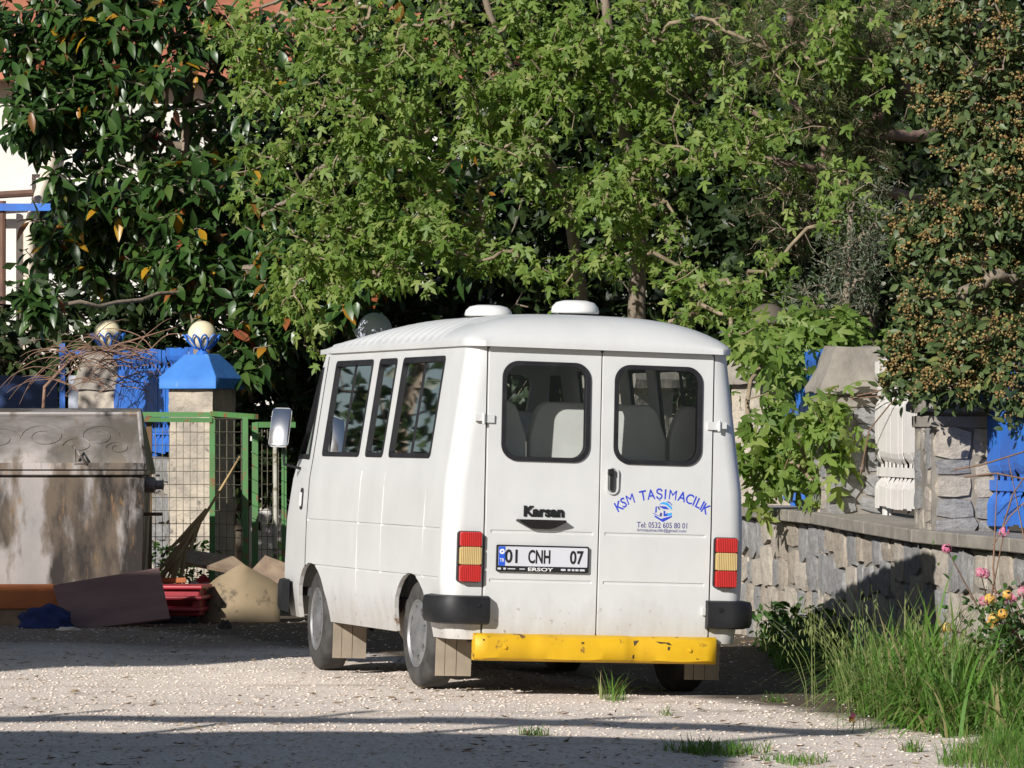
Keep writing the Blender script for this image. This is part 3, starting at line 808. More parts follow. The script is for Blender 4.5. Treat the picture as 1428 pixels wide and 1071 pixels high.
SIDE_WIN = [(0.55, 1.49, 1.475, 2.105), (1.66, 2.06, 1.475, 2.105), (2.24, 3.16, 1.475, 2.105)]
CAB_WIN = [(3.50, 1.44), (3.94, 1.44), (3.90, 1.52), (3.62, 2.08), (3.50, 2.08)]
def Scab(y, z, d=0.0, side=-1):
    """cab side: the plan narrows towards the windscreen"""
    y1 = interp(z, YF); yb = min(3.62, y1 - 0.25); w = half_w(z)
    if y <= 3.45: u = w
    else: u = interp(y, [(3.45, w), (yb + 0.12, w - 0.015), (y1 - 0.10, w - 0.045), (y1 - 0.01, w - 0.15)])
    return Vector((side * (u + d), y, z))

cut = []
for side in (-1, 1):
    for (a, b, c, d) in SIDE_WIN:
        q = bmesh.new(); prism(q, rrect(a, b, c, d, 0.03, 3), lambda y, z: (side * 1.2, y, z), lambda y, z: (side * 0.75, y, z)); cut.append(q)
    q = bmesh.new(); prism(q, CAB_WIN, lambda y, z: (side * 1.2, y, z), lambda y, z: (side * 0.62, y, z)); cut.append(q)
    for cy in (0.80, 3.27):                                             # wheel arches
        q = bmesh.new()
        arch = [(cy + 0.43 * math.cos(R(t)) * (1.0), 0.33 + 0.40 * math.sin(R(t))) for t in range(0, 181, 12)] + [(cy - 0.44, 0.1), (cy + 0.44, 0.1)]
        prism(q, arch, lambda y, z: (side * 1.2, y, z), lambda y, z: (side * 0.6, y, z)); cut.append(q)
    for z in (1.024, 0.716):                                            # pressed lines along the flank
        for (a, b) in ((0.16, 0.52), (0.54, 1.50), (1.52, 2.08), (2.10, 3.38)):
            q = bmesh.new(); box(q, (side * (half_w(z) + 0.0435), (a + b) / 2, z), (0.1, b - a, 0.014)); cut.append(q)
q = bmesh.new(); box(q, (0, 0.0, 1.273), (1.512, 0.30, 1.822)); cut.append(q)                 # rear door opening
q = bmesh.new(); prism(q, rrect(-0.70, 0.70, 1.42, 2.08, 0.08, 3), lambda x, z: (x, 3.4, z), lambda x, z: (x, 4.5, z)); cut.append(q)   # windscreen
me = carve(me, cut, 0.004, 'body')
body = link('body', me, M['paint'], van)
for side in (-1, 1):                                                    # upright pressed seams between the panels
    for y in (0.53, 1.51, 2.09):
        zs_ = [(0.80 if y < 1 else 0.52) + 0.05 * i for i in range(12 if y < 1 else 18)]
        q = bmesh.new(); rows_ = [[q.verts.new(S(y + dy, z, d, side)) for dy, d in ((-0.006, -0.004), (-0.002, 0.0016), (0.002, 0.0016), (0.006, -0.004))] for z in zs_]
        for a, b in zip(rows_, rows_[1:]):
            for k in range(4): q.faces.new((a[k], a[(k + 1) % 4], b[(k + 1) % 4], b[k]))
        q.faces.new(rows_[0]); q.faces.new(rows_[-1][::-1])
        link('panel_seam', bm_mesh('panel_seam', q), M['paint'], body)
    zs_ = [0.70 + 0.05 * i for i in range(30)]                          # rubber-lined gap behind the cab door
    q = bmesh.new(); rows_ = [[q.verts.new(S(3.40 + dy, z, d, side)) for dy, d in ((-0.011, -0.004), (-0.008, 0.0012), (0.008, 0.0012), (0.011, -0.004))] for z in zs_]
    for a, b in zip(rows_, rows_[1:]):
        for k in range(4): q.faces.new((a[k], a[(k + 1) % 4], b[(k + 1) % 4], b[k]))
    q.faces.new(rows_[0]); q.faces.new(rows_[-1][::-1])
    link('door_seal', bm_mesh('door_seal', q), M['rubber'], body)

# floor, headlining, underside
bm = bmesh.new(); box(bm, (0, 2.0, 0.52), (1.80, 3.7, 0.06)); link('floor_pan', bm_mesh('floor_pan', bm), M['dark_trim'], van)
bm = bmesh.new()
for x in (-0.42, 0.42): box(bm, (x, 2.0, 0.40), (0.09, 3.9, 0.16))
for y in (0.2, 1.3, 2.3): box(bm, (0, y, 0.42), (1.5, 0.08, 0.10))
tube(bm, [(-0.68, 0.80, 0.345), (0.68, 0.80, 0.345)], 0.05, 8)
tube(bm, [(-0.68, 3.27, 0.345), (0.68, 3.27, 0.345)], 0.045, 8)
lathe(bm, [(0, -0.13), (0.09, -0.12), (0.13, 0), (0.09, 0.12), (0, 0.13)], 12, 'X', (0.0, 0.80, 0.345))
box(bm, (0, 0.11, 0.36), (1.6, 0.10, 0.08))
link('underframe', bm_mesh('underframe', bm), M['chassis'], van)
bm = bmesh.new(); lathe(bm, [(0, -0.42), (0.15, -0.41), (0.16, -0.38), (0.16, 0.38), (0.15, 0.41), (0, 0.42)], 16, 'Y', (-0.50, 1.85, 0.36))
link('fuel_tank', shade_auto(bm_mesh('fuel_tank', bm)), pmat('tank_grey', (0.34, 0.30, 0.25), (0.15, 0.12, 0.09), 5, 0.7), van)
bm = bmesh.new(); tube(bm, [(-0.50, 2.6, 0.36), (-0.62, 2.50, 0.35), (-0.80, 2.36, 0.33)], 0.032, 10, cap=False)
tube(bm, [(-0.50, 2.6, 0.36), (-0.62, 2.50, 0.35), (-0.80, 2.36, 0.33)], 0.026, 10, cap=False)
link('exhaust_pipe', bm_mesh('exhaust_pipe', bm, True), M['chassis'], van)

# roof: a raised ribbed cap over the gutter
def roof_z(u, y):
    t = min(abs(u) / 0.885, 1.0)
    a = (1 - t ** 3.0) ** 0.62
    rb = min(max((y + 0.02) / 0.42, 0.0), 1.0); b = (1 - (1 - rb) ** 2.6) ** 0.72
    ff = min(max((y - 1.9) / 1.90, 0.0), 1.0); c = 1 - ff ** 1.8
    rib = 0.0
    if 0.55 < y < 3.55:
        rib = 0.014 * math.cos(2 * math.pi * y / 0.175) * min(1, (y - 0.55) / 0.2) * min(1, (3.55 - y) / 0.2) * (1 - 0.15 * t) * (1 if t < 0.985 else 0)
    return 2.205 + 0.195 * a * b * c + rib * (0.4 + 0.6 * b)
us = [0.885 * math.sin(R(90 * k / 14)) for k in range(-14, 15)]
ys = [-0.02, -0.012, 0.0, 0.02, 0.05, 0.09, 0.14, 0.20, 0.27, 0.35, 0.42, 0.5] + [0.55 + 0.0219 * i for i in range(1, 140)] + [3.66, 3.72, 3.76, 3.78]
bm = bmesh.new()
grid = [[bm.verts.new((u * (1 - 0.06 * max(0, (y - 3.3)) / 0.48) * (1 - 0.11 * (max(0, 0.14 - y) / 0.16) ** 2.2), y, roof_z(u, y))) for u in us] for y in ys]
for a, b in zip(grid, grid[1:]):
    for k in range(len(us) - 1): bm.faces.new((a[k], a[k + 1], b[k + 1], b[k]))
edge = grid[0] + [g[-1] for g in grid[1:-1]] + grid[-1][::-1] + [g[0] for g in grid[1:-1]][::-1]
low = [bm.verts.new((v.co.x, v.co.y, 2.172)) for v in edge]
lowin = [bm.verts.new((v.co.x * 0.93, 1.9 + (v.co.y - 1.9) * 0.965, 2.172)) for v in edge]
n = len(edge)
for k in range(n):
    j = (k + 1) % n
    bm.faces.new((edge[k], edge[j], low[j], low[k])); bm.faces.new((low[k], low[j], lowin[j], lowin[k]))
link('roof', shade_auto(bm_mesh('roof', bm), 50), M['paint'], van)
bm = bmesh.new(); box(bm, (0, 1.85, 2.16), (1.60, 3.45, 0.012)); link('headlining', bm_mesh('headlining', bm), M['cream_trim'], van)
for (u, y, r, h) in ((-0.42, 1.14, 0.155, 0.105), (0.04, 0.74, 0.155, 0.115)):
    bm = bmesh.new()
    lathe(bm, [(0.105, 0), (0.105, 0.028), (r * 0.99, 0.030), (r, 0.042), (r * 0.96, h * 0.62), (r * 0.80, h * 0.86), (r * 0.5, h * 0.97), (0, h)], 28)
    v_ = link('roof_vent', bm_mesh('roof_vent', bm, True), M['vent_white'], van, (u, y, roof_z(u, y) - 0.008))
    bm = bmesh.new(); lathe(bm, [(0.112, 0.004), (0.112, 0.026)], 24); link('seal', bm_mesh('seal', bm, True), M['rubber'], v_)

# side windows
for side in (-1, 1):
    for i, (a, b, c, d) in enumerate(SIDE_WIN):
        w_ = bmesh.new()
        frame_ring(w_, rrect(a - 0.012, b + 0.012, c - 0.012, d + 0.012, 0.035, 4), rrect(a + 0.010, b - 0.010, c + 0.018, d - 0.024, 0.03, 4), lambda y, z: S(y, z, 0.006, side), lambda y, z: S(y, z, -0.016, side))
        win = link('side_window', bm_mesh('side_window', w_), M['rubber'], van)
        g_ = bmesh.new(); sheet(g_, rrect(a, b, c, d, 0.03, 2), lambda y, z: S(y, z, -0.012, side))
        link('pane', bm_mesh('pane', g_), M['glass'], win)
        if i != 1:
            m_ = (a + b) / 2
            g_ = bmesh.new()
            prism(g_, [(m_ - 0.011, c), (m_ + 0.011, c), (m_ + 0.011, d), (m_ - 0.011, d)], lambda y, z: S(y, z, -0.006, side), lambda y, z: S(y, z, -0.020, side))
            link('sliding_bar', bm_mesh('sliding_bar', g_), M['rubber'], win)
    w_ = bmesh.new()
    inner = [(3.53, 1.475), (3.885, 1.475), (3.85, 1.54), (3.605, 2.045), (3.53, 2.045)]
    frame_ring(w_, CAB_WIN, inner, lambda y, z: Scab(y, z, 0.008, side), lambda y, z: Scab(y, z, -0.03, side))
    win = link('cab_window', bm_mesh('cab_window', w_), M['rubber'], van)
    g_ = bmesh.new(); sheet(g_, CAB_WIN, lambda y, z: Scab(y, z, -0.012, side))
    link('pane', bm_mesh('pane', g_), M['glass'], win)
    # cab door handle: dark dished plate with a lever
    h_ = bmesh.new(); prism(h_, rrect(3.55, 3.63, 1.09, 1.24, 0.03, 3), lambda y, z: Scab(y, z, 0.007, side), lambda y, z: Scab(y, z, -0.01, side))
    hd = link('cab_handle', bm_mesh('cab_handle', h_), M['plastic'], van)
    h_ = bmesh.new(); prism(h_, rrect(3.57, 3.60, 1.11, 1.21, 0.012, 2), lambda y, z: Scab(y, z, 0.02, side), lambda y, z: Scab(y, z, 0.008, side))
    link('lever', bm_mesh('lever', h_), M['white_ink'], hd)
bm = bmesh.new(); sheet(bm, rrect(-0.70, 0.70, 1.42, 2.08, 0.08, 3), lambda x, z: (x, interp(z, YF) - 0.012, z))
link('windscreen', bm_mesh('windscreen', bm), M['glass'], van)
# curtains tied beside the panes
for y0, y1 in ((0.98, 1.28), (2.95, 3.14), (2.26, 2.40), (1.70, 1.80)):
    bm = bmesh.new(); nn = 16; cols = []
    for k in range(nn + 1):
        y = y0 + (y1 - y0) * k / nn
        off = 0.05 + 0.012 * math.sin(k * 1.9)
        cols.append([bm.verts.new(S(y + (0.03 * math.sin(z * 3)), z, -off)) for z in (1.40, 1.6, 1.8, 2.0, 2.14)])
    for a, b in zip(cols, cols[1:]):
        for k in range(4): bm.faces.new((a[k], b[k], b[k + 1], a[k + 1]))
    link('curtain', bm_mesh('curtain', bm, True), pmat('curtain_cloth', (0.50, 0.49, 0.46), (0.42, 0.41, 0.40), 4, 0.9), van)

# rear doors
def door(u0, u1, wu0, wu1, name, label=None):
    z0, z1 = 0.372, 2.172
    d_ = bmesh.new()
    prism(d_, rrect(u0, u1, z0, z1, 0.02, 3), lambda u, z: (u, rear_y(z) - 0.010, z), lambda u, z: (u, rear_y(z) + 0.026, z))
    # the panel bends at the waist: split there so that the bend is real
    bmesh.ops.bisect_plane(d_, geom=d_.verts[:] + d_.edges[:] + d_.faces[:], plane_co=(0, 0, 1.1), plane_no=(0, 0, 1))
    for v in d_.verts:
        if abs(v.co.z - 1.1) < 1e-3: v.co.y = rear_y(1.1) + (0.026 if v.co.y > 0.030 else -0.010)
    me = bm_mesh(name, d_)
    wz0, wz1 = 1.468, 2.082
    cs = []
    q = bmesh.new(); prism(q, rrect(wu0, wu1, wz0, wz1, 0.10, 8), lambda u, z: (u, -0.2, z), lambda u, z: (u, 0.3, z)); cs.append(q)
    for z in (1.018, 0.712):
        q = bmesh.new(); box(q, ((u0 + u1) / 2, rear_y(z) - 0.010 - 0.043, z), (u1 - u0 - 0.07, 0.1, 0.017)); cs.append(q)
    me = carve(me, cs, 0.004, name)
    dr = link(name, me, M['paint'], van)
    w_ = bmesh.new()
    frame_ring(w_, rrect(wu0 - 0.006, wu1 + 0.006, wz0 - 0.006, wz1 + 0.006, 0.105, 8), rrect(wu0 + 0.022, wu1 - 0.022, wz0 + 0.022, wz1 - 0.022, 0.085, 8),
               lambda u, z: (u, rear_y(z) - 0.022, z), lambda u, z: (u, rear_y(z) + 0.03, z))
    win = link('window_seal', shade_auto(bm_mesh('window_seal', w_)), M['rubber'], dr)
    g_ = bmesh.new(); sheet(g_, rrect(wu0, wu1, wz0, wz1, 0.10, 5), lambda u, z: (u, rear_y(z) - 0.004, z))
    link('window', bm_mesh('window', g_), M['glass'], dr)
    return dr
door_l = door(-0.745, -0.004, -0.650, -0.082, 'rear_door')
door_r = door(0.004, 0.745, 0.090, 0.664, 'rear_door')
for dr, u, z, s in ((door_l, -0.772, 1.72, -1), (door_r, 0.772, 1.72, 1), (door_r, 0.765, 0.545, 1), (door_l, -0.765, 0.545, -1)):
    bm = bmesh.new()
    box(bm, (u - s * 0.028, rear_y(z) - 0.018, z), (0.075, 0.016, 0.050)); box(bm, (u + s * 0.030, rear_y(z) - 0.020, z + 0.004), (0.060, 0.022, 0.040))
    tube(bm, [(u + s * 0.008, rear_y(z) - 0.036, z - 0.034), (u + s * 0.008, rear_y(z) - 0.036, z + 0.034)], 0.010, 8)
    link('hinge', bm_mesh('hinge', bm), M['paint'], dr)
# dished handle on the right door
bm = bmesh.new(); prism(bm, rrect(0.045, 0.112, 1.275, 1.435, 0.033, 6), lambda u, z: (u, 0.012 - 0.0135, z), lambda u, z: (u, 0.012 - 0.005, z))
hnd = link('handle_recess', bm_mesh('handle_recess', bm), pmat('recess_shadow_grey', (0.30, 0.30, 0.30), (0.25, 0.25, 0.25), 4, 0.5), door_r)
bm = bmesh.new(); frame_ring(bm, rrect(0.038, 0.119, 1.268, 1.442, 0.04, 6), rrect(0.047, 0.110, 1.277, 1.433, 0.032, 6), lambda u, z: (u, 0.012 - 0.020, z), lambda u, z: (u, 0.012 - 0.008, z))
link('handle_rim', bm_mesh('handle_rim', bm), M['paint'], door_r)
bm = bmesh.new(); box(bm, (0.068, -0.018, 1.36), (0.020, 0.014, 0.13)); box(bm, (0.060, -0.022, 1.41), (0.034, 0.024, 0.034))
link('handle', bm_mesh('handle', bm), M['plastic'], door_r)

# black badge and grab handle on the left door
def text_mesh(body, size, extrude=0.0, offset=0.0, align='CENTER', shear=0.0):
    c = bpy.data.curves.new('txt', 'FONT'); c.body = body; c.size = size; c.extrude = extrude; c.offset = offset
    c.align_x = align; c.align_y = 'CENTER'; c.shear = shear; c.resolution_u = 3
    o = bpy.data.objects.new('txt', c); COL.objects.link(o)
    dg = bpy.context.evaluated_depsgraph_get(); dg.update()
    me = bpy.data.meshes.new_from_object(o.evaluated_get(dg))
    bpy.data.objects.remove(o)
    return me

def fit(me, w=None, h=None):
    co = np.empty(len(me.vertices) * 3); me.vertices.foreach_get('co', co); co = co.reshape(-1, 3)
    lo, hi = co.min(0), co.max(0)
    c = (lo + hi) / 2; c[2] = 0
    co -= c
    if w: co[:, 0] *= w / (hi[0] - lo[0])
    if h: co[:, 1] *= h / (hi[1] - lo[1])
    me.vertices.foreach_set('co', co.ravel()); me.update()
    return me

def rear_text(name, body, u, z, w, h, mat, parent, d=0.0125, extrude=0.0006, offset=0.0, shear=0.0):
    me = fit(text_mesh(body, 0.1, extrude, offset, shear=shear), w, h); me.name = name
    return link(name, me, mat, parent, (u, rear_y(z) - 0.0104 - (d if d > 0.02 else 0), z), (R(90), 0, 0))
rear_text('badge', 'Karsan', -0.367, 1.150, 0.265, 0.068, M['plastic'], door_l, 0.012, 0.008, 0.0045)
bm = bmesh.new()
top = [(-0.545, 1.098), (-0.230, 1.098), (-0.225, 1.085), (-0.290, 1.050), (-0.330, 1.040), (-0.440, 1.040), (-0.480, 1.052), (-0.548, 1.086)]
prism(bm, top, lambda u, z: (u, 0.002, z), lambda u, z: (-0.387 + (u + 0.387) * 0.95, -0.062 + (1.098 - z) * 0.6, z))
link('grab_handle', bm_mesh('grab_handle', bm), M['plastic'], door_l)

# number plate
bm = bmesh.new(); prism(bm, rrect(-0.672, -0.068, 0.770, 0.936, 0.008, 2), lambda u, z: (u, 0.002, z), lambda u, z: (u, -0.018, z))
pl = link('number_plate', bm_mesh('number_plate', bm), M['plastic'], door_l)
bm = bmesh.new(); prism(bm, rrect(-0.662, -0.078, 0.805, 0.926, 0.006, 2), lambda u, z: (u, -0.017, z), lambda u, z: (u, -0.0205, z))
link('plate_face', bm_mesh('plate_face', bm), M['plate'], pl)
bm = bmesh.new(); box(bm, (-0.640, -0.0212, 0.8655), (0.042, 0.0012, 0.119)); link('country_strip', bm_mesh('country_strip', bm), M['eu_blue'], pl)
def plate_text(name, body, u, z, w, h, mat, off=0.0):
    me = fit(text_mesh(body, 0.1, 0.0006, off), w, h); me.name = name
    link(name, me, mat, pl, (u, -0.0226, z), (R(90), 0, 0))
plate_text('plate_number', '01', -0.580, 0.866, 0.082, 0.086, M['black_ink'], 0.0022)
plate_text('plate_number', 'CNH', -0.397, 0.866, 0.145, 0.086, M['black_ink'], 0.0022)
plate_text('plate_number', '07', -0.150, 0.866, 0.090, 0.086, M['black_ink'], 0.0022)
plate_text('country_code', 'TR', -0.640, 0.840, 0.030, 0.022, M['white_ink'], 0.001)
plate_text('maker_name', 'ERSOY', -0.385, 0.7865, 0.165, 0.022, M['white_ink'], 0.002)
bm = bmesh.new(); lathe(bm, [(0.006, 0), (0.017, 0), (0.017, 0.001), (0.006, 0.001), (0.006, 0)], 16, 'Y', (-0.640, -0.0230, 0.894))
link('country_emblem', bm_mesh('country_emblem', bm), M['white_ink'], pl)
for k, (u, w) in enumerate(((-0.655, 0.022), (-0.620, 0.016), (-0.575, 0.05), (-0.505, 0.035), (-0.235, 0.03), (-0.197, 0.018), (-0.170, 0.016), (-0.145, 0.02), (-0.110, 0.032))):
    bm = bmesh.new(); box(bm, (u, -0.0186, 0.7870), (w, 0.0016, 0.012 if k not in (2, 3) else 0.006))
    link('small_print', bm_mesh('small_print', bm), M['plate'], pl)

# lettering on the right door
word = 'KSM TAŞIMACILIK'
cu, cz, rad = 0.417, 0.905, 0.360
adv = {'K': .86, 'S': .80, 'M': 1.10, ' ': .55, 'T': .80, 'A': .88, 'Ş': .80, 'I': .42, 'C': .84, 'L': .70}
tot = sum(adv[c] for c in word)
span = 2 * math.asin(0.315 / 0.40)
allv, allf, s0 = [], [], 0.0
# the arc in the photograph is flatter than a circle: place letters on an ellipse
for ch in word:
    m_ = s0 + adv[ch] / 2; s0 += adv[ch]
    if ch == ' ': continue
    t = (m_ / tot - 0.5) * 2
    uu = 0.417 + 0.302 * math.sin(t * 1.12) / math.sin(1.12)
    zz = 1.275 - 0.098 * t * t
    ang = -math.atan(0.62 * t)
    lm = text_mesh(ch, 0.090, 0.0005, 0.0 if ch == 'M' else 0.0012)
    co = np.array([v.co[:] for v in lm.vertices])
    co[:, 0] *= 0.86
    ca, sa = math.cos(ang), math.sin(ang)
    base = len(allv)
    for x, y, z in co: allv.append((uu + x * ca - y * sa, rear_y(zz) - 0.0106 - z, zz + x * sa + y * ca))
    for p in lm.polygons: allf.append([base + i for i in p.vertices])
me = bpy.data.meshes.new('company_name'); me.from_pydata(allv, [], allf); me.update()
link('company_name', me, M['blue_ink'], door_r, (0, 0, 0))
rear_text('phone_number', 'Tel: 0532 605 80 01', 0.418, 1.083, 0.335, 0.036, M['navy_ink'], door_r, 0.0122, offset=0.0006)
rear_text('mail_address', 'krmtasimacilik@gmail.com', 0.418, 1.048, 0.325, 0.026, M['navy_ink'], door_r, 0.0122, offset=0.0004)
def flat(name, polys, mat, parent, y=-0.0008):
    b_ = bmesh.new()
    for p in polys: prism(b_, p, lambda u, z: (0.422 + u, rear_y(1.168 + z) - 0.0085, 1.168 + z), lambda u, z: (0.422 + u, rear_y(1.168 + z) - 0.0106 + y, 1.168 + z))
    return link(name, bm_mesh(name, b_), mat, parent)
emb = flat('emblem', [[(-0.055, -0.022), (-0.012, -0.045), (0.060, -0.024), (0.060, -0.032), (0.0, -0.065), (-0.055, -0.034)],
                      [(-0.050, 0.030), (-0.042, 0.034), (-0.042, -0.004), (-0.052, -0.008)],
                      [(-0.028, 0.036), (0.020, 0.034), (0.042, 0.016), (0.002, 0.018), (-0.020, 0.030)],
                      [(0.004, 0.008), (0.014, 0.006), (0.016, -0.016), (0.030, -0.006), (0.028, -0.026), (0.004, -0.028)],
                      [(0.020, 0.066), (0.040, 0.066), (0.060, 0.048), (0.060, 0.040), (0.045, 0.054)],
                      [(-0.066, -0.008), (-0.030, -0.024), (-0.005, -0.030), (-0.030, -0.028), (-0.066, -0.012)]], M['blue_ink'], door_r)
flat('emblem_swoosh', [[(-0.030, 0.046), (0.0, 0.062), (0.030, 0.058), (0.060, 0.030), (0.060, 0.012), (0.044, 0.026), (0.020, 0.044), (-0.005, 0.048)],
                       [(0.030, -0.010), (0.060, -0.004), (0.060, -0.022), (0.028, -0.026)]], M['sky_ink'], door_r, -0.0002)
flat('emblem_cab', [[(-0.038, 0.030), (-0.030, 0.034), (-0.016, 0.012), (-0.028, 0.014)], [(-0.016, -0.004), (-0.006, -0.010), (-0.008, -0.028), (-0.018, -0.030), (-0.022, -0.018)]], M['navy_ink'], door_r)

# tail lamps
for s in (-1, 1):
    u0, u1 = (0.775, 0.918)
    lm_ = bmesh.new(); prism(lm_, rrect(u0 - 0.006, u1 + 0.006, 0.696, 1.016, 0.02, 3), lambda u, z: (s * u, 0.05, z), lambda u, z: (s * u, -0.012, z))
    tl = link('tail_lamp', bm_mesh('tail_lamp', lm_), M['plastic'], van)
    for nm, a, b, mt in (('red_lens', 0.920, 1.012, 'red_lens'), ('amber_lens', 0.806, 0.918, 'amber_lens'), ('red_lens', 0.700, 0.804, 'red_lens')):
        q = bmesh.new(); prism(q, rrect(u0, u1, a, b, 0.012, 3), lambda u, z: (s * u, -0.008, z), lambda u, z: (s * (0.846 + (u - 0.846) * 0.97), -0.042, z))
        me = carve(bm_mesh(nm, q), [], 0.006, nm); link(nm, me, M[mt], tl)

# corner bumpers, wrapped round the body
def bumper(path, z0, z1, thick, name):
    b_ = bmesh.new(); rows = []
    for i, (p, nrm) in enumerate(path):
        p = Vector((p[0], p[1], 0)); nrm = Vector((nrm[0], nrm[1], 0)).normalized()
        rows.append([b_.verts.new(p + nrm * o_ + Vector((0, 0, z))) for o_, z in ((0, z0), (thick * 0.8, z0 + 0.01), (thick, z0 + 0.04), (thick, z1 - 0.04), (thick * 0.8, z1 - 0.008), (0, z1))])
    for a, b in zip(rows, rows[1:]):
        for k in range(6): b_.faces.new((a[k], a[(k + 1) % 6], b[(k + 1) % 6], b[k]))
    b_.faces.new(rows[0]); b_.faces.new(rows[-1][::-1])
    return link(name, shade_auto(bm_mesh(name, b_), 30), M['plastic'], van)
for s in (-1, 1):
    path = [((s * 0.72, -0.01), (0, -1)), ((s * 0.85, -0.01), (0, -1))]
    for i in range(6):
        a = R(-90 + 90 * i / 5); path.append(((s * (0.885 + 0.125 * math.cos(a)), 0.105 + 0.125 * math.sin(a)), (s * math.cos(a), math.sin(a))))
    path += [((s * 1.0, 0.26), (s, 0)), ((s * 0.995, 0.31), (s, 0))]
    bp = bumper(path, 0.435, 0.615, 0.055, 'corner_bumper')
    bm = bmesh.new(); lathe(bm, [(0, 0), (0.016, 0.0), (0.016, 0.008), (0, 0.008)], 12, 'Y', (s * 0.80, -0.071, 0.56)); link('bolt', bm_mesh('bolt', bm), M['rubber'], bp)
path = [((-1.0, 3.80), (-1, 0.1)), ((-0.97, 4.02), (-1, 0.2)), ((-0.93, 4.20), (-1, 0.5)), ((-0.82, 4.30), (-0.6, 1)), ((-0.5, 4.33), (0, 1)), ((0.5, 4.33), (0, 1)), ((0.82, 4.30), (0.6, 1)), ((0.93, 4.20), (1, 0.5)), ((0.97, 4.02), (1, 0.2)), ((1.0, 3.80), (1, 0.1))]
bumper(path, 0.37, 0.60, 0.05, 'front_bumper')

# yellow step bumper: a dented pressed beam
bm = bmesh.new(); rows = []
for i in range(41):
    u = -0.805 + 1.595 * i / 40
    e = min(1.0, min(i, 40 - i) / 1.0 + 0.55)
    dent = 0.020 * math.exp(-((u - 0.24) / 0.016) ** 2) + 0.012 * math.exp(-((u - 0.30) / 0.07) ** 2) + 0.008 * math.exp(-((u + 0.45) / 0.05) ** 2)
    zb = 0.006 * math.sin(u * 9) + 0.004 * noise.noise(Vector((u * 8, 0, 0)))
    rows.append([bm.verts.new(p) for p in ((u, 0.03, 0.215), (u, -0.035 + dent * 0.5, 0.212), (u, -0.070 * e + dent, 0.232 + zb), (u, -0.078 * e + dent, 0.30), (u, -0.068 * e + dent, 0.362 - zb * 0.6), (u, -0.03, 0.382 - dent * 0.4), (u, 0.03, 0.382))])
for a, b in zip(rows, rows[1:]):
    for k in range(7): bm.faces.new((a[k], a[(k + 1) % 7], b[(k + 1) % 7], b[k]))
bm.faces.new(rows[0]); bm.faces.new(rows[-1][::-1])
stp = link('step_bumper', shade_auto(bm_mesh('step_bumper', bm), 50), M['yellow'], van)
# flaked paint round the dents
for ol in ([(0.232, 0.352), (0.262, 0.356), (0.250, 0.335), (0.244, 0.310), (0.236, 0.322)], [(0.228, 0.262), (0.242, 0.268), (0.246, 0.244), (0.226, 0.242)], [(0.372, 0.352), (0.462, 0.346), (0.478, 0.330), (0.452, 0.334), (0.440, 0.342), (0.400, 0.340)], [(0.455, 0.322), (0.468, 0.318), (0.462, 0.296), (0.450, 0.302)], [(-0.120, 0.338), (-0.102, 0.340), (-0.106, 0.328), (-0.118, 0.328)], [(-0.768, 0.350), (-0.752, 0.346), (-0.760, 0.336)], [(0.640, 0.250), (0.668, 0.246), (0.655, 0.240)]):
    q = bmesh.new()
    def fr(u): return 0.020 * math.exp(-((u - 0.24) / 0.016) ** 2) + 0.012 * math.exp(-((u - 0.30) / 0.07) ** 2)
    prism(q, ol, lambda u, z: (u, -0.0795 + 0.010 * abs((z - 0.30) / 0.065) ** 2 + fr(u) * 0.9, z), lambda u, z: (u, -0.060 + fr(u) * 0.9, z))
    link('paint_flake', bm_mesh('paint_flake', q), M['chassis'], stp)
for u in (-0.62, 0.60):
    q = bmesh.new(); lathe(q, [(0, -0.012), (0.012, -0.010), (0.014, 0.004), (0, 0.004)], 10, 'Y', (u, -0.076, 0.30)); link('bolt', bm_mesh('bolt', q), M['yellow'], stp)

# wheels
tb = bmesh.new()
lathe(tb, [(0.205, -0.085), (0.24, -0.096), (0.30, -0.098), (0.330, -0.084), (0.345, -0.062), (0.347, -0.03), (0.347, 0.03), (0.345, 0.062), (0.330, 0.084), (0.30, 0.098), (0.24, 0.096), (0.205, 0.085), (0.205, -0.085)], 48, 'X')
tyre_me = shade_auto(bm_mesh('tyre', tb), 40); tyre_me.materials.append(M['tyre'])
hb = bmesh.new()
lathe(hb, [(0.0, -0.096), (0.035, -0.094), (0.055, -0.082), (0.10, -0.080), (0.145, -0.092), (0.175, -0.090), (0.198, -0.080), (0.210, -0.096), (0.216, -0.094), (0.216, -0.06), (0, -0.06)], 40, 'X')
cs = []
for k in range(8):
    a = 2 * math.pi * k / 8; q = bmesh.new()
    prism(q, rrect(-0.026, 0.026, -0.020, 0.020, 0.012, 3), lambda u, z: (-0.2, (0.160 + z) * math.cos(a) - u * math.sin(a), (0.160 + z) * math.sin(a) + u * math.cos(a)),
          lambda u, z: (-0.052, (0.160 + z) * math.cos(a) - u * math.sin(a), (0.160 + z) * math.sin(a) + u * math.cos(a)))
    cs.append(q)
hub_me = shade_auto(carve(bm_mesh('hubcap', hb), cs, 0, 'hubcap'), 35); hub_me.materials.clear(); hub_me.materials.append(M['hub'])
rb = bmesh.new(); lathe(rb, [(0, -0.066), (0.214, -0.066), (0.214, 0.08), (0, 0.08)], 32, 'X'); rim_me = bm_mesh('rim', rb); rim_me.materials.append(M['chassis'])
for (u, y, flip) in ((-0.845, 0.80, 0), (-0.845, 3.27, 0), (0.845, 0.80, 1), (0.845, 3.27, 1)):
    w_ = link('wheel', rim_me, None, van, (u, y, 0.345), (R(random.uniform(0, 45)), 0, R(180) if flip else 0))
    if y > 3: w_.rotation_euler[2] += R(-4)
    link('tyre', tyre_me, None, w_); link('hubcap', hub_me, None, w_)

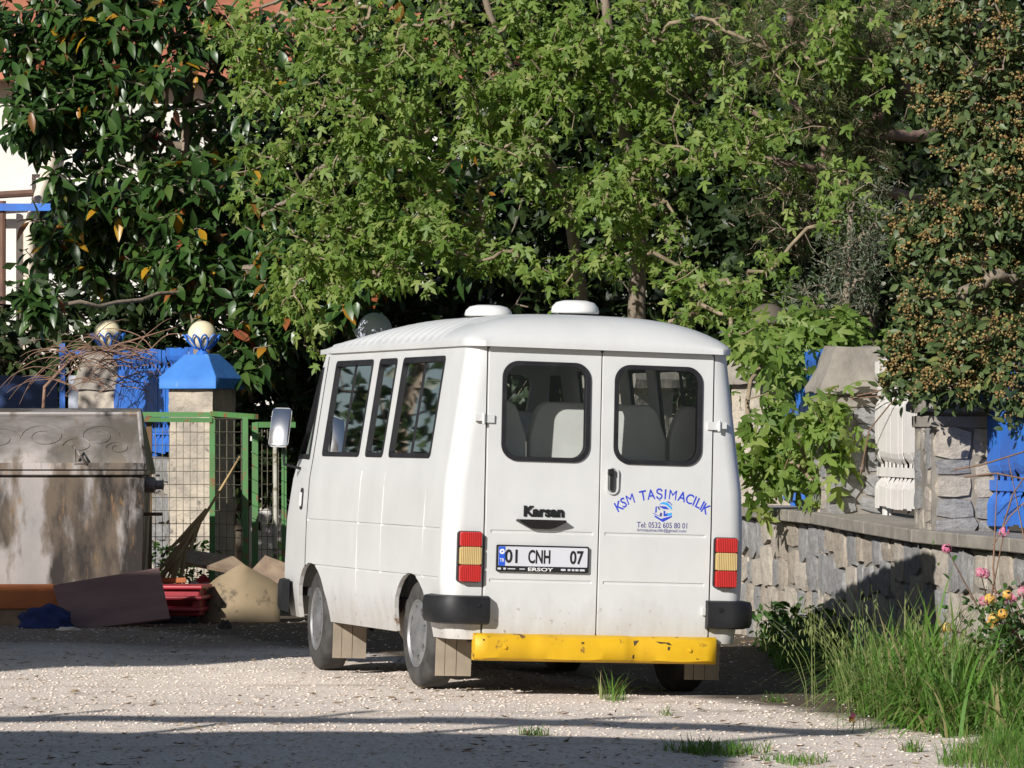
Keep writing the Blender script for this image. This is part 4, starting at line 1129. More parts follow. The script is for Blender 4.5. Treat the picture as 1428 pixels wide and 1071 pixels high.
# mud flaps of three strips each
for (u, y) in ((-0.83, 0.335), (-0.83, 2.80), (0.83, 0.335), (0.83, 2.80)):
    bm = bmesh.new(); box(bm, (u, y + 0.012, 0.255), (0.236, 0.010, 0.30)); mf = link('mud_flap', bm_mesh('mud_flap', bm), M['rubber'], van)
    for k, (c, w) in enumerate(((-0.088, 0.058), (-0.020, 0.070), (0.068, 0.096))):
        bm = bmesh.new(); box(bm, (u + c, y + 0.002 - 0.004 * (k == 1), 0.255), (w, 0.012, 0.315)); link('strip', bm_mesh('strip', bm), M['flap'], mf)

# seats
def seat_back(u0, u1, y, z1, parent):
    """padded back seen from behind: shoulders rounded, narrower at the head"""
    ol = [(u0, 0.95), (u1, 0.95), (u1, 1.62)]
    w = u1 - u0
    ol += [(u1 - 0.025, 1.70), (u1 - 0.05, z1 - 0.07), (u1 - 0.075, z1 - 0.025), (u1 - 0.12, z1), (u0 + 0.12, z1), (u0 + 0.075, z1 - 0.025), (u0 + 0.05, z1 - 0.07), (u0 + 0.025, 1.70), (u0, 1.62)]
    b_ = bmesh.new(); prism(b_, ol, lambda u, z: (u, y - 0.10 * (1.9 - z), z), lambda u, z: (u, y + 0.10 - 0.10 * (1.9 - z), z))
    me = carve(bm_mesh('backrest', b_), [], 0.022, 'backrest')
    link('backrest', me, M['seat'], parent)
    b_ = bmesh.new(); box(b_, ((u0 + u1) / 2, y + 0.24, 0.93), (w - 0.02, 0.46, 0.14)); box(b_, ((u0 + u1) / 2, y + 0.24, 0.70), (w * 0.7, 0.3, 0.34))
    link('cushion', bm_mesh('cushion', b_), M['seat'], parent)
for y, zt, backs in ((0.42, 1.845, ((-0.86, -0.37), (-0.35, 0.57), (0.59, 0.88))), (1.45, 1.80, ((-0.86, -0.44), (-0.43, -0.02), (0.40, 0.84))), (2.45, 1.80, ((-0.86, -0.44), (0.40, 0.84))), (3.2, 1.82, ((-0.72, -0.28), (0.20, 0.70)))):
    b_ = bmesh.new(); box(b_, (0, y + 0.22, 0.57), (1.5, 0.06, 0.04)); st = link('seat_row', bm_mesh('seat_row', b_), M['dark_trim'], van)
    for a, b in backs: seat_back(a, b, y, zt, st)
bm = bmesh.new(); box(bm, (0, 3.80, 1.20), (1.5, 0.35, 0.30)); link('dashboard', bm_mesh('dashboard', bm), M['dark_trim'], van)
bm = bmesh.new()
for a in range(16):
    pass
tor = [(-0.42 + 0.19 * math.cos(2 * math.pi * k / 18), 3.58 + 0.05 * math.sin(2 * math.pi * k / 18), 1.38 + 0.17 * math.sin(2 * math.pi * k / 18)) for k in range(19)]
tube(bm, tor, 0.014, 6, False); link('steering_wheel', bm_mesh('steering_wheel', bm), M['dark_trim'], van)

# door mirrors: a shell, a slightly bulged glass turned towards the driver and an arm
for s in (-1, 1):
    b_ = bmesh.new(); prism(b_, rrect(-0.072, 0.072, -0.145, 0.145, 0.035, 5), lambda u, z: (u, 0.0, z), lambda u, z: (u * 0.75, 0.06, z * 0.85))
    m_ = link('door_mirror', shade_auto(bm_mesh('door_mirror', b_), 50), M['grey_trim'], van, (s * 1.13, 3.69, 1.655))
    m_.rotation_euler = (R(-18.5), 0, R(-30.6) if s < 0 else R(10))
    b_ = bmesh.new(); vs = [[b_.verts.new((-0.064 + 0.128 * i / 8, -0.010 - 0.006 * (1 - ((i - 4) / 4) ** 2) - 0.014 * (1 - ((j - 6) / 6) ** 2) + 0.004, -0.135 + 0.27 * j / 12)) for i in range(9)] for j in range(13)]
    for a, b in zip(vs, vs[1:]):
        for k in range(8): b_.faces.new((a[k], a[k + 1], b[k + 1], b[k]))
    link('mirror_glass', bm_mesh('mirror_glass', b_, True), M['chrome'], m_)
    b_ = bmesh.new(); tube(b_, [(s * 0.90, 3.74, 1.36), (s * 1.08, 3.74, 1.40), (s * 1.10, 3.73, 1.60)], 0.012, 6); link('mirror_arm', bm_mesh('mirror_arm', b_), M['plastic'], van)
# ================================================================ rubbish container and what lies round it
M['galv'] = galv_mat('burnt_galvanised_steel')
M['green_iron'] = pmat('green_iron_paint', (0.065, 0.21, 0.06), (0.075, 0.16, 0.05), 5, 0.6, third=((0.20, 0.085, 0.035), 0.56, 8))
M['rusty_iron'] = pmat('rusted_iron', (0.15, 0.08, 0.04), (0.10, 0.07, 0.03), 8, 0.8, third=((0.06, 0.10, 0.03), 0.6, 6))
M['wire'] = pmat('dull_wire', (0.11, 0.12, 0.08), (0.16, 0.12, 0.08), 8, 0.7)
M['board'] = pmat('plum_brown_board', (0.22, 0.135, 0.125), (0.17, 0.10, 0.095), 2, 0.75, stretch=(1, 6, 6))
M['orange'] = pmat('orange_brick_red', (0.46, 0.15, 0.05), (0.34, 0.10, 0.035), 5, 0.8, bmp=0.2)
M['red_plastic'] = pmat('red_plastic', (0.40, 0.03, 0.045), (0.30, 0.025, 0.035), 3, 0.4)
M['blue_cloth'] = pmat('navy_cloth', (0.02, 0.04, 0.16), (0.015, 0.025, 0.09), 8, 0.9, bmp=0.6, bscale=10, bdist=0.03)
M['cardboard'] = pmat('stained_tan_sheet', (0.29, 0.22, 0.13), (0.21, 0.16, 0.095), 2.5, 0.8, third=((0.12, 0.09, 0.06), 0.62, 3.5))
M['bark_board'] = pmat('weathered_chipboard', (0.34, 0.25, 0.17), (0.20, 0.14, 0.10), 6, 0.9, bmp=0.6, bscale=14, third=((0.08, 0.055, 0.04), 0.6, 5))
M['straw'] = pmat('dry_straw', (0.44, 0.30, 0.14), (0.32, 0.21, 0.10), 6, 0.85)
M['white_cloth'] = pmat('offwhite_cloth', (0.66, 0.60, 0.52), (0.58, 0.52, 0.44), 5, 0.9)
M['red_cloth'] = pmat('red_cloth', (0.55, 0.035, 0.04), (0.45, 0.03, 0.035), 4, 0.85)
M['gold_cloth'] = pmat('gold_band_cloth', (0.66, 0.47, 0.16), (0.58, 0.40, 0.13), 4, 0.85)

dz = empty('rubbish_container', (-3.98, 41.45, 0), 0, 'large scorched galvanised rubbish container with its vaulted lid', 'dumpster')
def hexa(b_, pts):
    v = [b_.verts.new(p) for p in pts]
    for f in ((0, 1, 2, 3), (7, 6, 5, 4), (0, 4, 5, 1), (1, 5, 6, 2), (2, 6, 7, 3), (3, 7, 4, 0)): b_.faces.new([v[i] for i in f])
bm = bmesh.new(); hexa(bm, [(-0.80, -0.38, 0.27), (0.80, -0.38, 0.27), (0.80, 0.45, 0.27), (-0.80, 0.45, 0.27), (-0.83, -0.50, 1.27), (0.83, -0.50, 1.27), (0.83, 0.55, 1.27), (-0.83, 0.55, 1.27)])
link('tub', carve(bm_mesh('tub', bm), [], 0.03, 'tub'), M['galv'], dz)
bm = bmesh.new(); box(bm, (0, 0.02, 1.29), (1.72, 1.12, 0.05)); link('rim', carve(bm_mesh('rim', bm), [], 0.012, 'rim'), M['galv'], dz)
bm = bmesh.new(); hexa(bm, [(0.70, -0.40, 0.28), (0.815, -0.395, 0.28), (0.815, -0.36, 0.28), (0.70, -0.36, 0.28), (0.72, -0.512, 1.24), (0.845, -0.507, 1.24), (0.845, -0.47, 1.24), (0.72, -0.47, 1.24)]); link('corner_stile', bm_mesh('corner_stile', bm), M['galv'], dz)
# lid: vaulted front sheet with a pressed border and scroll ribs
def lid_y(z): return -0.535 + 0.34 * ((z - 1.31) / 0.5) ** 1.5
bm = bmesh.new(); rows = []
for i in range(10):
    z = 1.31 + 0.49 * i / 9
    rows.append([bm.verts.new((sx * (0.86 - 0.075 * i / 9), lid_y(z), z)) for sx in (-1, -0.5, 0, 0.5, 1)])
rows.append([bm.verts.new((sx * 0.78, 0.05, 1.84)) for sx in (-1, -0.5, 0, 0.5, 1)]); rows.append([bm.verts.new((sx * 0.80, 0.50, 1.60)) for sx in (-1, -0.5, 0, 0.5, 1)]); rows.append([bm.verts.new((sx * 0.86, 0.56, 1.31)) for sx in (-1, -0.5, 0, 0.5, 1)])
for a, b in zip(rows, rows[1:]):
    for k in range(4): bm.faces.new((a[k], a[k + 1], b[k + 1], b[k]))
bm.faces.new([r[0] for r in rows][::-1]); bm.faces.new([r[-1] for r in rows])
M['galv_dark'] = galv_dark()
lid = link('lid', shade_auto(bm_mesh('lid', bm), 40), M['galv_dark'], dz)
bm = bmesh.new(); box(bm, (0, -0.548, 1.345), (1.70, 0.03, 0.055)); link('lid_hem', bm_mesh('lid_hem', bm), M['galv'], lid)
bm = bmesh.new(); tube(bm, [(-0.78, lid_y(1.79) - 0.012, 1.79), (0.78, lid_y(1.79) - 0.012, 1.79)], 0.018, 6); link('lid_bead', bm_mesh('lid_bead', bm), M['galv'], lid)
for s in (-1, 1):
    bm = bmesh.new(); tube(bm, [(s * (0.855 - 0.075 * i / 9), lid_y(1.31 + 0.49 * i / 9) - 0.006, 1.31 + 0.49 * i / 9) for i in range(10)], 0.020, 6); link('lid_edge', bm_mesh('lid_edge', bm), M['galv'], lid)
def scroll(cx, cz, r, turns, flip):
    pts = []
    for i in range(26):
        t = i / 25; a = t * turns * 2 * math.pi
        x = cx + flip * r * (1 - 0.6 * t) * 1.5 * math.cos(a); z = cz + r * (1 - 0.6 * t) * 0.8 * math.sin(a)
        pts.append((x, lid_y(z) - 0.006, z))
    return pts
for cx, cz, r, tn, fl in ((0.45, 1.60, 0.12, 1.3, 1), (0.28, 1.52, 0.09, 1.0, -1), (-0.02, 1.60, 0.13, 1.3, -1), (-0.40, 1.58, 0.12, 1.2, 1), (0.62, 1.50, 0.07, 1.2, -1)):
    bm = bmesh.new(); tube(bm, scroll(cx, cz, r, tn, fl), 0.0024, 5); link('scroll_rib', bm_mesh('scroll_rib', bm), M['galv_dark'], lid)
bm = bmesh.new(); tube(bm, [(0.26, -0.56, 1.36), (0.26, -0.60, 1.52), (0.31, -0.62, 1.44), (0.36, -0.565, 1.36)], 0.013, 5); tube(bm, [(0.25, -0.56, 1.37), (0.37, -0.56, 1.37)], 0.014, 5)
link('lid_handle', bm_mesh('lid_handle', bm), M['galv'], lid)
bm = bmesh.new(); lathe(bm, [(0, 0.83), (0.07, 0.83), (0.07, 0.90), (0.04, 0.92), (0.04, 0.97), (0.055, 0.98), (0, 0.99)], 14, 'X', (0, -0.10, 1.18)); link('lifting_trunnion', bm_mesh('lifting_trunnion', bm), M['galv'], dz)
bm = bmesh.new(); box(bm, (0.90, -0.2, 0.93), (0.16, 0.05, 0.03)); link('side_lug', bm_mesh('side_lug', bm), M['rust_pipe'], dz)
for x in (-0.62, 0.62):
    for y in (-0.26, 0.34):
        bm = bmesh.new(); lathe(bm, [(0, -0.025), (0.085, -0.025), (0.09, 0), (0.085, 0.025), (0, 0.025)], 16, 'X', (x, y, 0.10)); w_ = link('castor', bm_mesh('castor', bm), M['rubber'], dz)
        bm = bmesh.new(); box(bm, (x, y + 0.01, 0.20), (0.09, 0.06, 0.15)); link('fork', bm_mesh('fork', bm), M['galv'], w_)

# green mesh fence round it
fy = 43.3
gf = empty('mesh_fence', (-3.2, fy, 0), 0, 'rusty green framed wire mesh fence behind the rubbish container', 'fence')
topz = lambda x: 1.79
def bar(name, a, b, r, mat, parent):
    b_ = bmesh.new(); d = Vector(b) - Vector(a); q = d.to_track_quat('Z', 'Y').to_matrix().to_4x4()
    box(b_, (Vector(a) + Vector(b)) / 2, (r, r, d.length), q); return link(name, bm_mesh(name, b_), M[mat], parent)
bar('top_rail', (-1.7, 0, 1.80), (0.50, 0, 1.79), 0.045, 'green_iron', gf)
bar('top_rail', (-1.7, -0.25, 1.765), (0.50, -0.02, 1.74), 0.04, 'green_iron', gf)
bar('post', (-0.07, 0, 0), (-0.07, 0, 1.78), 0.05, 'rusty_iron', gf)
bar('post', (0.50, 0, 0), (0.50, 0, 1.80), 0.05, 'green_iron', gf)
bar('top_rail', (0.5, 0, 1.80), (0.93, -0.7, 1.77), 0.045, 'green_iron', gf)
bar('post', (0.83, -0.6, 0), (0.83, -0.6, 1.77), 0.05, 'green_iron', gf)
b_ = bmesh.new()
for k in range(36): x = -1.7 + k * 0.0625; tube(b_, [(x, 0, 0.05), (x, 0, 1.76)], 0.0035, 3, False)
for k in range(15): z = 0.1 + k * 0.118; tube(b_, [(-1.7, 0.004, z), (0.5, 0.004, z)], 0.0035, 3, False)
for k in range(5):
    t = k / 5; x = 0.5 + 0.36 * t; y = -0.6 * t; tube(b_, [(x, y, 0.05), (x, y, 1.74)], 0.0035, 3, False)
for k in range(15): z = 0.1 + k * 0.118; tube(b_, [(0.5, 0, z), (0.83, -0.6, z)], 0.0035, 3, False)
tag(link('wire_mesh', bm_mesh('wire_mesh', b_), M['wire'], gf), kind='stuff')
# gate leaf beside it
gl = empty('mesh_gate', (-2.16, 43.4, 0), 0, 'narrow green mesh gate leaf between the fence and the minibus', 'gate')
bar('post', (-0.16, 0, 0), (-0.16, 0, 1.72), 0.055, 'green_iron', gl)
bar('top_rail', (-0.16, 0, 1.70), (0.20, 0.05, 1.70), 0.05, 'green_iron', gl)
bar('post', (0.10, 0.03, 0), (0.10, 0.03, 1.66), 0.045, 'green_iron', gl)
b_ = bmesh.new()
for k in range(5): x = -0.10 + k * 0.05; tube(b_, [(x, 0.01, 0.05), (x, 0.01, 1.66)], 0.0035, 3, False)
for k in range(14): z = 0.1 + k * 0.118; tube(b_, [(-0.16, 0.014, z), (0.10, 0.014, z)], 0.0035, 3, False)
tag(link('wire_mesh', bm_mesh('wire_mesh', b_), M['wire'], gl), kind='stuff')
wp = empty('thin_post', (-2.12, 43.0, 0), 0, 'thin peeling white post in front of the mirror side of the minibus', 'post')
bm = bmesh.new(); tube(bm, [(0, 0, 0), (0.005, 0, 0.8), (0, 0, 1.52)], 0.019, 8); link('shaft', bm_mesh('shaft', bm, True), pmat('peeling_pale_paint', (0.42, 0.40, 0.34), (0.30, 0.30, 0.24), 6, 0.7, third=((0.12, 0.10, 0.05), 0.53, 7)), wp)
bm = bmesh.new(); lathe(bm, [(0.021, 1.50), (0.023, 1.52), (0.012, 1.54), (0, 1.545)], 8); link('cap', bm_mesh('cap', bm), M['rusty_iron'], wp)

# board leaning in front of the container
bd = empty('leaning_board', at(158, 872, 40.2), 0, 'flat plum brown board lying tilted in front of the container', 'board')
bd.rotation_euler = (R(-32), R(-7), R(5))
bm = bmesh.new(); v = [(-0.40, 0, 0.0), (0.48, 0, 0.0), (0.44, 0, 0.50), (-0.46, 0, 0.46)]
prism(bm, [(p[0], p[2]) for p in v], lambda x, z: (x, 0, z), lambda x, z: (x, 0.025, z)); link('sheet', bm_mesh('sheet', bm), M['board'], bd)
# row of orange planks under the container
for k, (x0, x1, py, h) in enumerate(((-30, 120, 845, 0.14), (118, 200, 836, 0.12))):
    a, b = at(x0, py, 40.7), at(x1, py, 40.7)
    t = empty('orange_plank', ((a.x + b.x) / 2, 40.75 - 0.12 * k, 0), R(3 * k), ('long' if k == 0 else 'short') + ' orange plank lying on edge in front of the container', 'plank')
    bm = bmesh.new(); box(bm, (0, 0, 0.10 + h), ((b.x - a.x), 0.07, h * 1.5)); link('plank', carve(bm_mesh('plank', bm), [], 0.01, 'plank'), M['orange'], t)
    bm = bmesh.new(); box(bm, (0, 0.05, 0.07), ((b.x - a.x) * 0.96, 0.12, 0.16)); link('bearer', bm_mesh('bearer', bm), M['bark_board'], t)
# blue bundle
def lump(name, loc, sx, sy, sz, mat, label, cat, seed):
    b_ = bmesh.new(); bmesh.ops.create_icosphere(b_, subdivisions=4, radius=1)
    for v in b_.verts:
        p = v.co.copy(); n_ = noise.noise(p * 1.6 + Vector((seed, 0, 0))) * 0.35 + noise.noise(p * 4 + Vector((0, seed, 0))) * 0.15
        v.co = Vector((p.x * sx, p.y * sy, max(p.z, -0.4) * sz + 0.38 * sz)) * (1 + n_)
    o = link(name, bm_mesh(name, b_, True), M[mat], None, loc); tag(o, label, cat); return o
lump('cloth_bundle', (at(62, 868, 40.0).x, 40.0, 0.0), 0.24, 0.16, 0.13, 'blue_cloth', 'crumpled dark blue cloth bundle on the ground by the board', 'bundle', 3)
lump('paper_scrap', (at(95, 872, 39.6).x, 39.6, 0.0), 0.10, 0.06, 0.02, 'white_cloth', 'small pale crumpled scrap beside the blue bundle', 'litter', 8)
lump('earth_clod', (at(314, 866, 39.8).x, 39.8, 0.0), 0.05, 0.05, 0.055, 'chassis', 'small dark clod lying alone on the shaded yard', 'clod', 5)
# red plastic crate on its side
rc = empty('red_crate', (at(250, 840, 41.2).x, 41.2, 0.0), R(-8), 'dark red ribbed plastic crate tipped over behind the board', 'crate')
bm = bmesh.new()
hexa(bm, [(-0.30, -0.18, 0.06), (0.22, -0.18, 0.06), (0.20, 0.2, 0.06), (-0.30, 0.2, 0.06), (-0.30, -0.18, 0.30), (0.22, -0.18, 0.30), (0.20, 0.2, 0.30), (-0.30, 0.2, 0.30)])
link('shell', carve(bm_mesh('shell', bm), [(lambda q: (box(q, (-0.05, -0.16, 0.18), (0.40, 0.2, 0.07)), q)[1])(bmesh.new())], 0.02, 'shell'), M['red_plastic'], rc)
for z in (0.31, 0.22, 0.12):
    bm = bmesh.new(); box(bm, (-0.03, -0.01, z), (0.56 - 0.03 * (z < .2), 0.44, 0.035)); link('rib', carve(bm_mesh('rib', bm), [], 0.012, 'rib'), M['red_plastic'], rc)
bm = bmesh.new(); box(bm, (-0.05, -0.15, 0.02), (0.5, 0.06, 0.07)); link('base', bm_mesh('base', bm), M['rubber'], rc)
bk = empty('loose_brick', (at(240, 812, 41.6).x, 41.5, 0.33), R(4), 'small orange brick lying on the red crate', 'brick')
bm = bmesh.new(); box(bm, (0, 0, 0.025), (0.26, 0.11, 0.045)); link('block', carve(bm_mesh('block', bm), [], 0.008, 'block'), M['orange'], bk)
# striped cushion rolls
cu_ = empty('striped_cushion', (at(268, 800, 42.3).x, 42.3, 0.20), R(30), 'red cushion roll with gold bands beside the curved sheet', 'cushion')
cu_.rotation_euler = (0, R(-38), R(10))
segs = [(-0.16, -0.06, 'red_cloth', 'red_band'), (-0.06, -0.03, 'gold_cloth', 'gold_band'), (-0.03, 0.02, 'red_cloth', 'red_band'), (0.02, 0.045, 'gold_cloth', 'gold_band'), (0.045, 0.20, 'red_cloth', 'red_band')]
for a, b, mt, nm in segs:
    bm = bmesh.new(); rr = 0.085
    lathe(bm, [(0, a), (rr * (0.6 if a < -0.15 else 1), a), (rr, a + 0.005), (rr, b - 0.005), (rr * (0.55 if b > 0.19 else 1), b), (0, b)], 16, 'X'); link(nm, bm_mesh(nm, bm, True), M[mt], cu_)
lump('pale_pillow', (at(283, 815, 42.2).x, 42.2, 0.12), 0.20, 0.12, 0.13, 'white_cloth', 'offwhite pillow squeezed between the cushion roll and the curved sheet', 'pillow', 12)
# big curved tan sheet
cs_ = empty('curved_sheet', (at(322, 845, 41.4).x, 41.4, 0.0), R(-10), 'large bent tan sheet standing like a shell by the minibus', 'sheet')
bm = bmesh.new(); rows = []
for i in range(17):
    s = -1 + 2 * i / 16
    h = 0.49 * (((s + 1) / 1.25) ** 0.5 if s < 0.25 else 1 - 0.55 * (s - 0.25)) + 0.012 * noise.noise(Vector((s * 5, 0, 0))) + 0.012
    rows.append([(0.42 * s, -0.16 + 0.20 * s * s + 0.16 * t * t, h * t) for t in (0, 0.25, 0.5, 0.75, 1.0)])
f_ = [[bm.verts.new(p) for p in r] for r in rows]; bk_ = [[bm.verts.new((p[0], p[1] + 0.02, p[2])) for p in r] for r in rows]
for G, sgn in ((f_, 1), (bk_, -1)):
    for a, b in zip(G, G[1:]):
        for k in range(4): bm.faces.new((a[k], b[k], b[k + 1], a[k + 1])[::sgn])
for a, b, c, d in zip(f_, f_[1:], bk_, bk_[1:]):
    bm.faces.new((a[4], b[4], d[4], c[4])); bm.faces.new((a[0], c[0], d[0], b[0]))
bm.faces.new([*f_[0], *bk_[0][::-1]]); bm.faces.new([*f_[-1][::-1], *bk_[-1]])
link('panel', shade_auto(bm_mesh('panel', bm), 50), M['cardboard'], cs_)
# weathered boards leaning behind it
for (px, py, w, h, rx, ry, rz, lb) in ((302, 792, 0.52, 0.30, -64, 12, 8, 'weathered brown chipboard piece resting behind the curved sheet'), (374, 815, 0.40, 0.34, -50, 30, -14, 'dark edged chipboard piece leaning against the curved sheet by the front wheel')):
    p = at(px, py, 41.9); t = empty('chipboard_piece', (p.x, 41.8, p.z), 0, lb, 'board'); t.rotation_euler = (R(rx), R(ry), R(rz))
    bm = bmesh.new(); ol = [(-w / 2, 0), (w * 0.45, 0.02), (w / 2, h * 0.6), (w * 0.3, h), (-w * 0.1, h * 0.92), (-w * 0.5, h * 0.8)]
    prism(bm, ol, lambda x, z: (x, 0, z), lambda x, z: (x, 0.03, z)); link('panel', bm_mesh('panel', bm), M['bark_board'], t)
# dry palm frond leaning on the fence
a, b = at(228, 782, 42.6), at(335, 636, 43.0)
pf = empty('palm_frond', (a.x, 42.6, 0.35), 0, 'dry straw-coloured palm frond leaning against the green mesh', 'palm frond')
d = Vector((b.x - a.x, 0.35, b.z - 0.35))
bm = bmesh.new(); tube(bm, [Vector((0, 0, 0)) + d * t + Vector((0, 0, -0.03 * math.sin(t * 3.1))) for t in (0, .2, .4, .6, .8, 1)], [.010, .016, .016, .014, .012, .009], 5); link('stem', bm_mesh('stem', bm, True), M['straw'], pf)
for k in range(26):
    t0 = 0.18 + 0.42 * random.random(); s = random.choice((-1, 1)); L = random.uniform(0.28, 0.55)
    p0 = d * t0; q = (-d.normalized() * 0.8 + Vector((random.uniform(-.32, .32), random.uniform(-.2, .2), random.uniform(-.25, .12)))).normalized()
    bm = bmesh.new(); wv = Vector((-q.z, 0, q.x)) * 0.012
    pts = [p0, p0 + q * L * 0.5 + Vector((0, 0, -0.01)), p0 + q * L]
    v = [bm.verts.new(pts[0] + wv), bm.verts.new(pts[0] - wv), bm.verts.new(pts[1] - wv * 1.3), bm.verts.new(pts[1] + wv * 1.3), bm.verts.new(pts[2])]
    bm.faces.new((v[0], v[1], v[2], v[3])); bm.faces.new((v[3], v[2], v[4])); link('leaflet', bm_mesh('leaflet', bm), M['straw'], pf)
# twig lying on the yard
bm = bmesh.new(); tube(bm, [at(205, 880, 39.2), at(245, 878, 39.3), at(283, 876, 39.4)], [0.006, 0.010, 0.006], 5)
for v in bm.verts: v.co.z = v.co.z * 0 + 0.015 + (v.co.z % 0.01)
tag(link('fallen_twig', bm_mesh('fallen_twig', bm), M['rust_pipe']), 'thin dark fallen twig on the shaded ground before the board', 'twig')
# ================================================================ trees and plants
def unit(v): return v / np.maximum(np.linalg.norm(v, axis=-1, keepdims=True), 1e-9)

def tree_wood(name, parent, stems, targets, mat, tip=0.006, r_max=0.12, bend=0.12, step=0.28, n_side=5, seed=1, gain=0.5):
    """connect every crown point to the nearest wood, thicken by what each piece carries; stems become parts of their own"""
    rs = random.Random(seed)
    nodes, parent_of, stem_of = [], [], []
    for si, pts in enumerate(stems):
        prev = -1
        for i in range(len(pts) - 1):
            a, b = Vector(pts[i]), Vector(pts[i + 1]); n = max(1, int((b - a).length / step))
            for k in range(n):
                nodes.append(a.lerp(b, k / n)); parent_of.append(prev); stem_of.append(si); prev = len(nodes) - 1
        nodes.append(Vector(pts[-1])); parent_of.append(prev); stem_of.append(si)
    n_stem = len(nodes)
    allpos = np.array([n[:] for n in nodes])
    T = np.array(targets)
    d0 = np.min(np.linalg.norm(T[:, None] - allpos[None], axis=2), axis=1)
    chains = []
    buf = np.zeros((len(nodes) + len(T) * 14, 3)); buf[:len(nodes)] = allpos; cnt = len(nodes)
    low_ok = np.zeros(len(buf), bool); low_ok[:cnt] = True
    zmin = {si: Vector(p[0]).z + 0.45 * (Vector(p[-1]).z - Vector(p[0]).z) for si, p in enumerate(stems)}
    for i in range(n_stem): low_ok[i] = nodes[i].z > zmin[stem_of[i]]
    for ti in np.argsort(d0):
        t = T[ti]
        d = np.linalg.norm(buf[:cnt] - t, axis=1) + 0.35 * np.maximum(buf[:cnt, 2] - t[2], 0)
        d[~low_ok[:cnt]] += 5
        j = int(np.argmin(d)); a = nodes[j]; b = Vector(t); L = (b - a).length
        n = max(2, min(12, int(L / step) + 1)); ch = [j]; prev = j
        off = Vector((rs.gauss(0, 1), rs.gauss(0, 1), rs.gauss(0, 0.6))) * bend * L
        for k in range(1, n + 1):
            f = k / n; p = a.lerp(b, f) + off * math.sin(f * math.pi) + Vector((rs.gauss(0, 1), rs.gauss(0, 1), rs.gauss(0, 1))) * (0.012 * L + 0.012) * (k < n)
            nodes.append(p); parent_of.append(prev); stem_of.append(-1); prev = len(nodes) - 1; ch.append(prev)
            buf[cnt] = p; low_ok[cnt] = True; cnt += 1
        chains.append(ch)
    load = np.zeros(len(nodes))
    for ch in chains: load[ch[-1]] += 1
    for i in range(len(nodes) - 1, -1, -1):
        if parent_of[i] >= 0: load[parent_of[i]] += load[i]
    def rad(i): return min(r_max, tip * max(load[i], 1) ** gain)
    b_ = bmesh.new()
    for ch in chains:
        rr = [min(rad(k), rad(ch[1]) * 1.1) for k in ch]
        tube(b_, [nodes[k] for k in ch], rr, 4 if max(rr) < 0.02 else n_side, False)
    tag(link('branchwork', bm_mesh('branchwork', b_, True), mat, parent), kind='stuff')
    return nodes, chains

# leaf shapes: tip along +x, blade in xy, face +z
def tri_fan(outline, curl=0.2):
    pts = [(0.32, 0.0, 0.02)] + [(x, y, -curl * (x * x * 0.5 + y * y)) for x, y in outline]
    n = len(outline); return np.array(pts), np.array([(0, 1 + k, 1 + (k + 1) % n) for k in range(n)])
def maple_outline(sh=0.0):
    out = [(0.0, 0.0)]; lob = [(-115, 0.42), (-62, 0.72), (0, 1.0), (62, 0.72), (115, 0.42)]
    for i, (a, l) in enumerate(lob):
        l *= 1 + 0.1 * math.sin(i * 7 + sh)
        for da, f in ((-15, 0.66), (0, 1.0), (15, 0.66)): out.append((0.18 + l * 0.82 * f * math.cos(R(a + da)), l * 0.82 * f * math.sin(R(a + da))))
        if i < 4:
            am = (a + lob[i + 1][0]) / 2; out.append((0.18 + 0.20 * math.cos(R(am)), 0.20 * math.sin(R(am))))
    return out
def blade(w, n=3, fold=0.25, droop=0.25):
    """pointed oval folded along the midrib"""
    mid = [(i / (n + 1), 0, -droop * (i / (n + 1)) ** 2) for i in range(n + 2)]
    V = [mid[0]]; idx = []
    for i in range(1, n + 1):
        x, _, z = mid[i]; hw = w / 2 * math.sin(math.pi * (i / (n + 1)) ** 0.85)
        V += [(x, -hw, z + fold * hw), (x, 0, z), (x, hw, z + fold * hw)]
    V.append(mid[-1]); T = []; last = len(V) - 1
    T += [(0, 1, 2), (0, 2, 3)]
    for i in range(n - 1):
        a = 1 + 3 * i; b = a + 3
        T += [(a, b, b + 1), (a, b + 1, a + 1), (a + 1, b + 1, b + 2), (a + 1, b + 2, a + 2)]
    a = 1 + 3 * (n - 1); T += [(a, last, a + 1), (a + 1, last, a + 2)]
    return np.array(V, float), np.array(T)

def frames(tipdir, nrm):
    t = unit(tipdir); n = unit(nrm - t * np.sum(nrm * t, axis=1, keepdims=True)); s = np.cross(n, t)
    return np.stack([t, s, n], axis=2)          # columns

def to_px(P):
    return 714 + F * P[:, 0] / P[:, 1], 600 - F * (P[:, 2] - EYE) / P[:, 1]

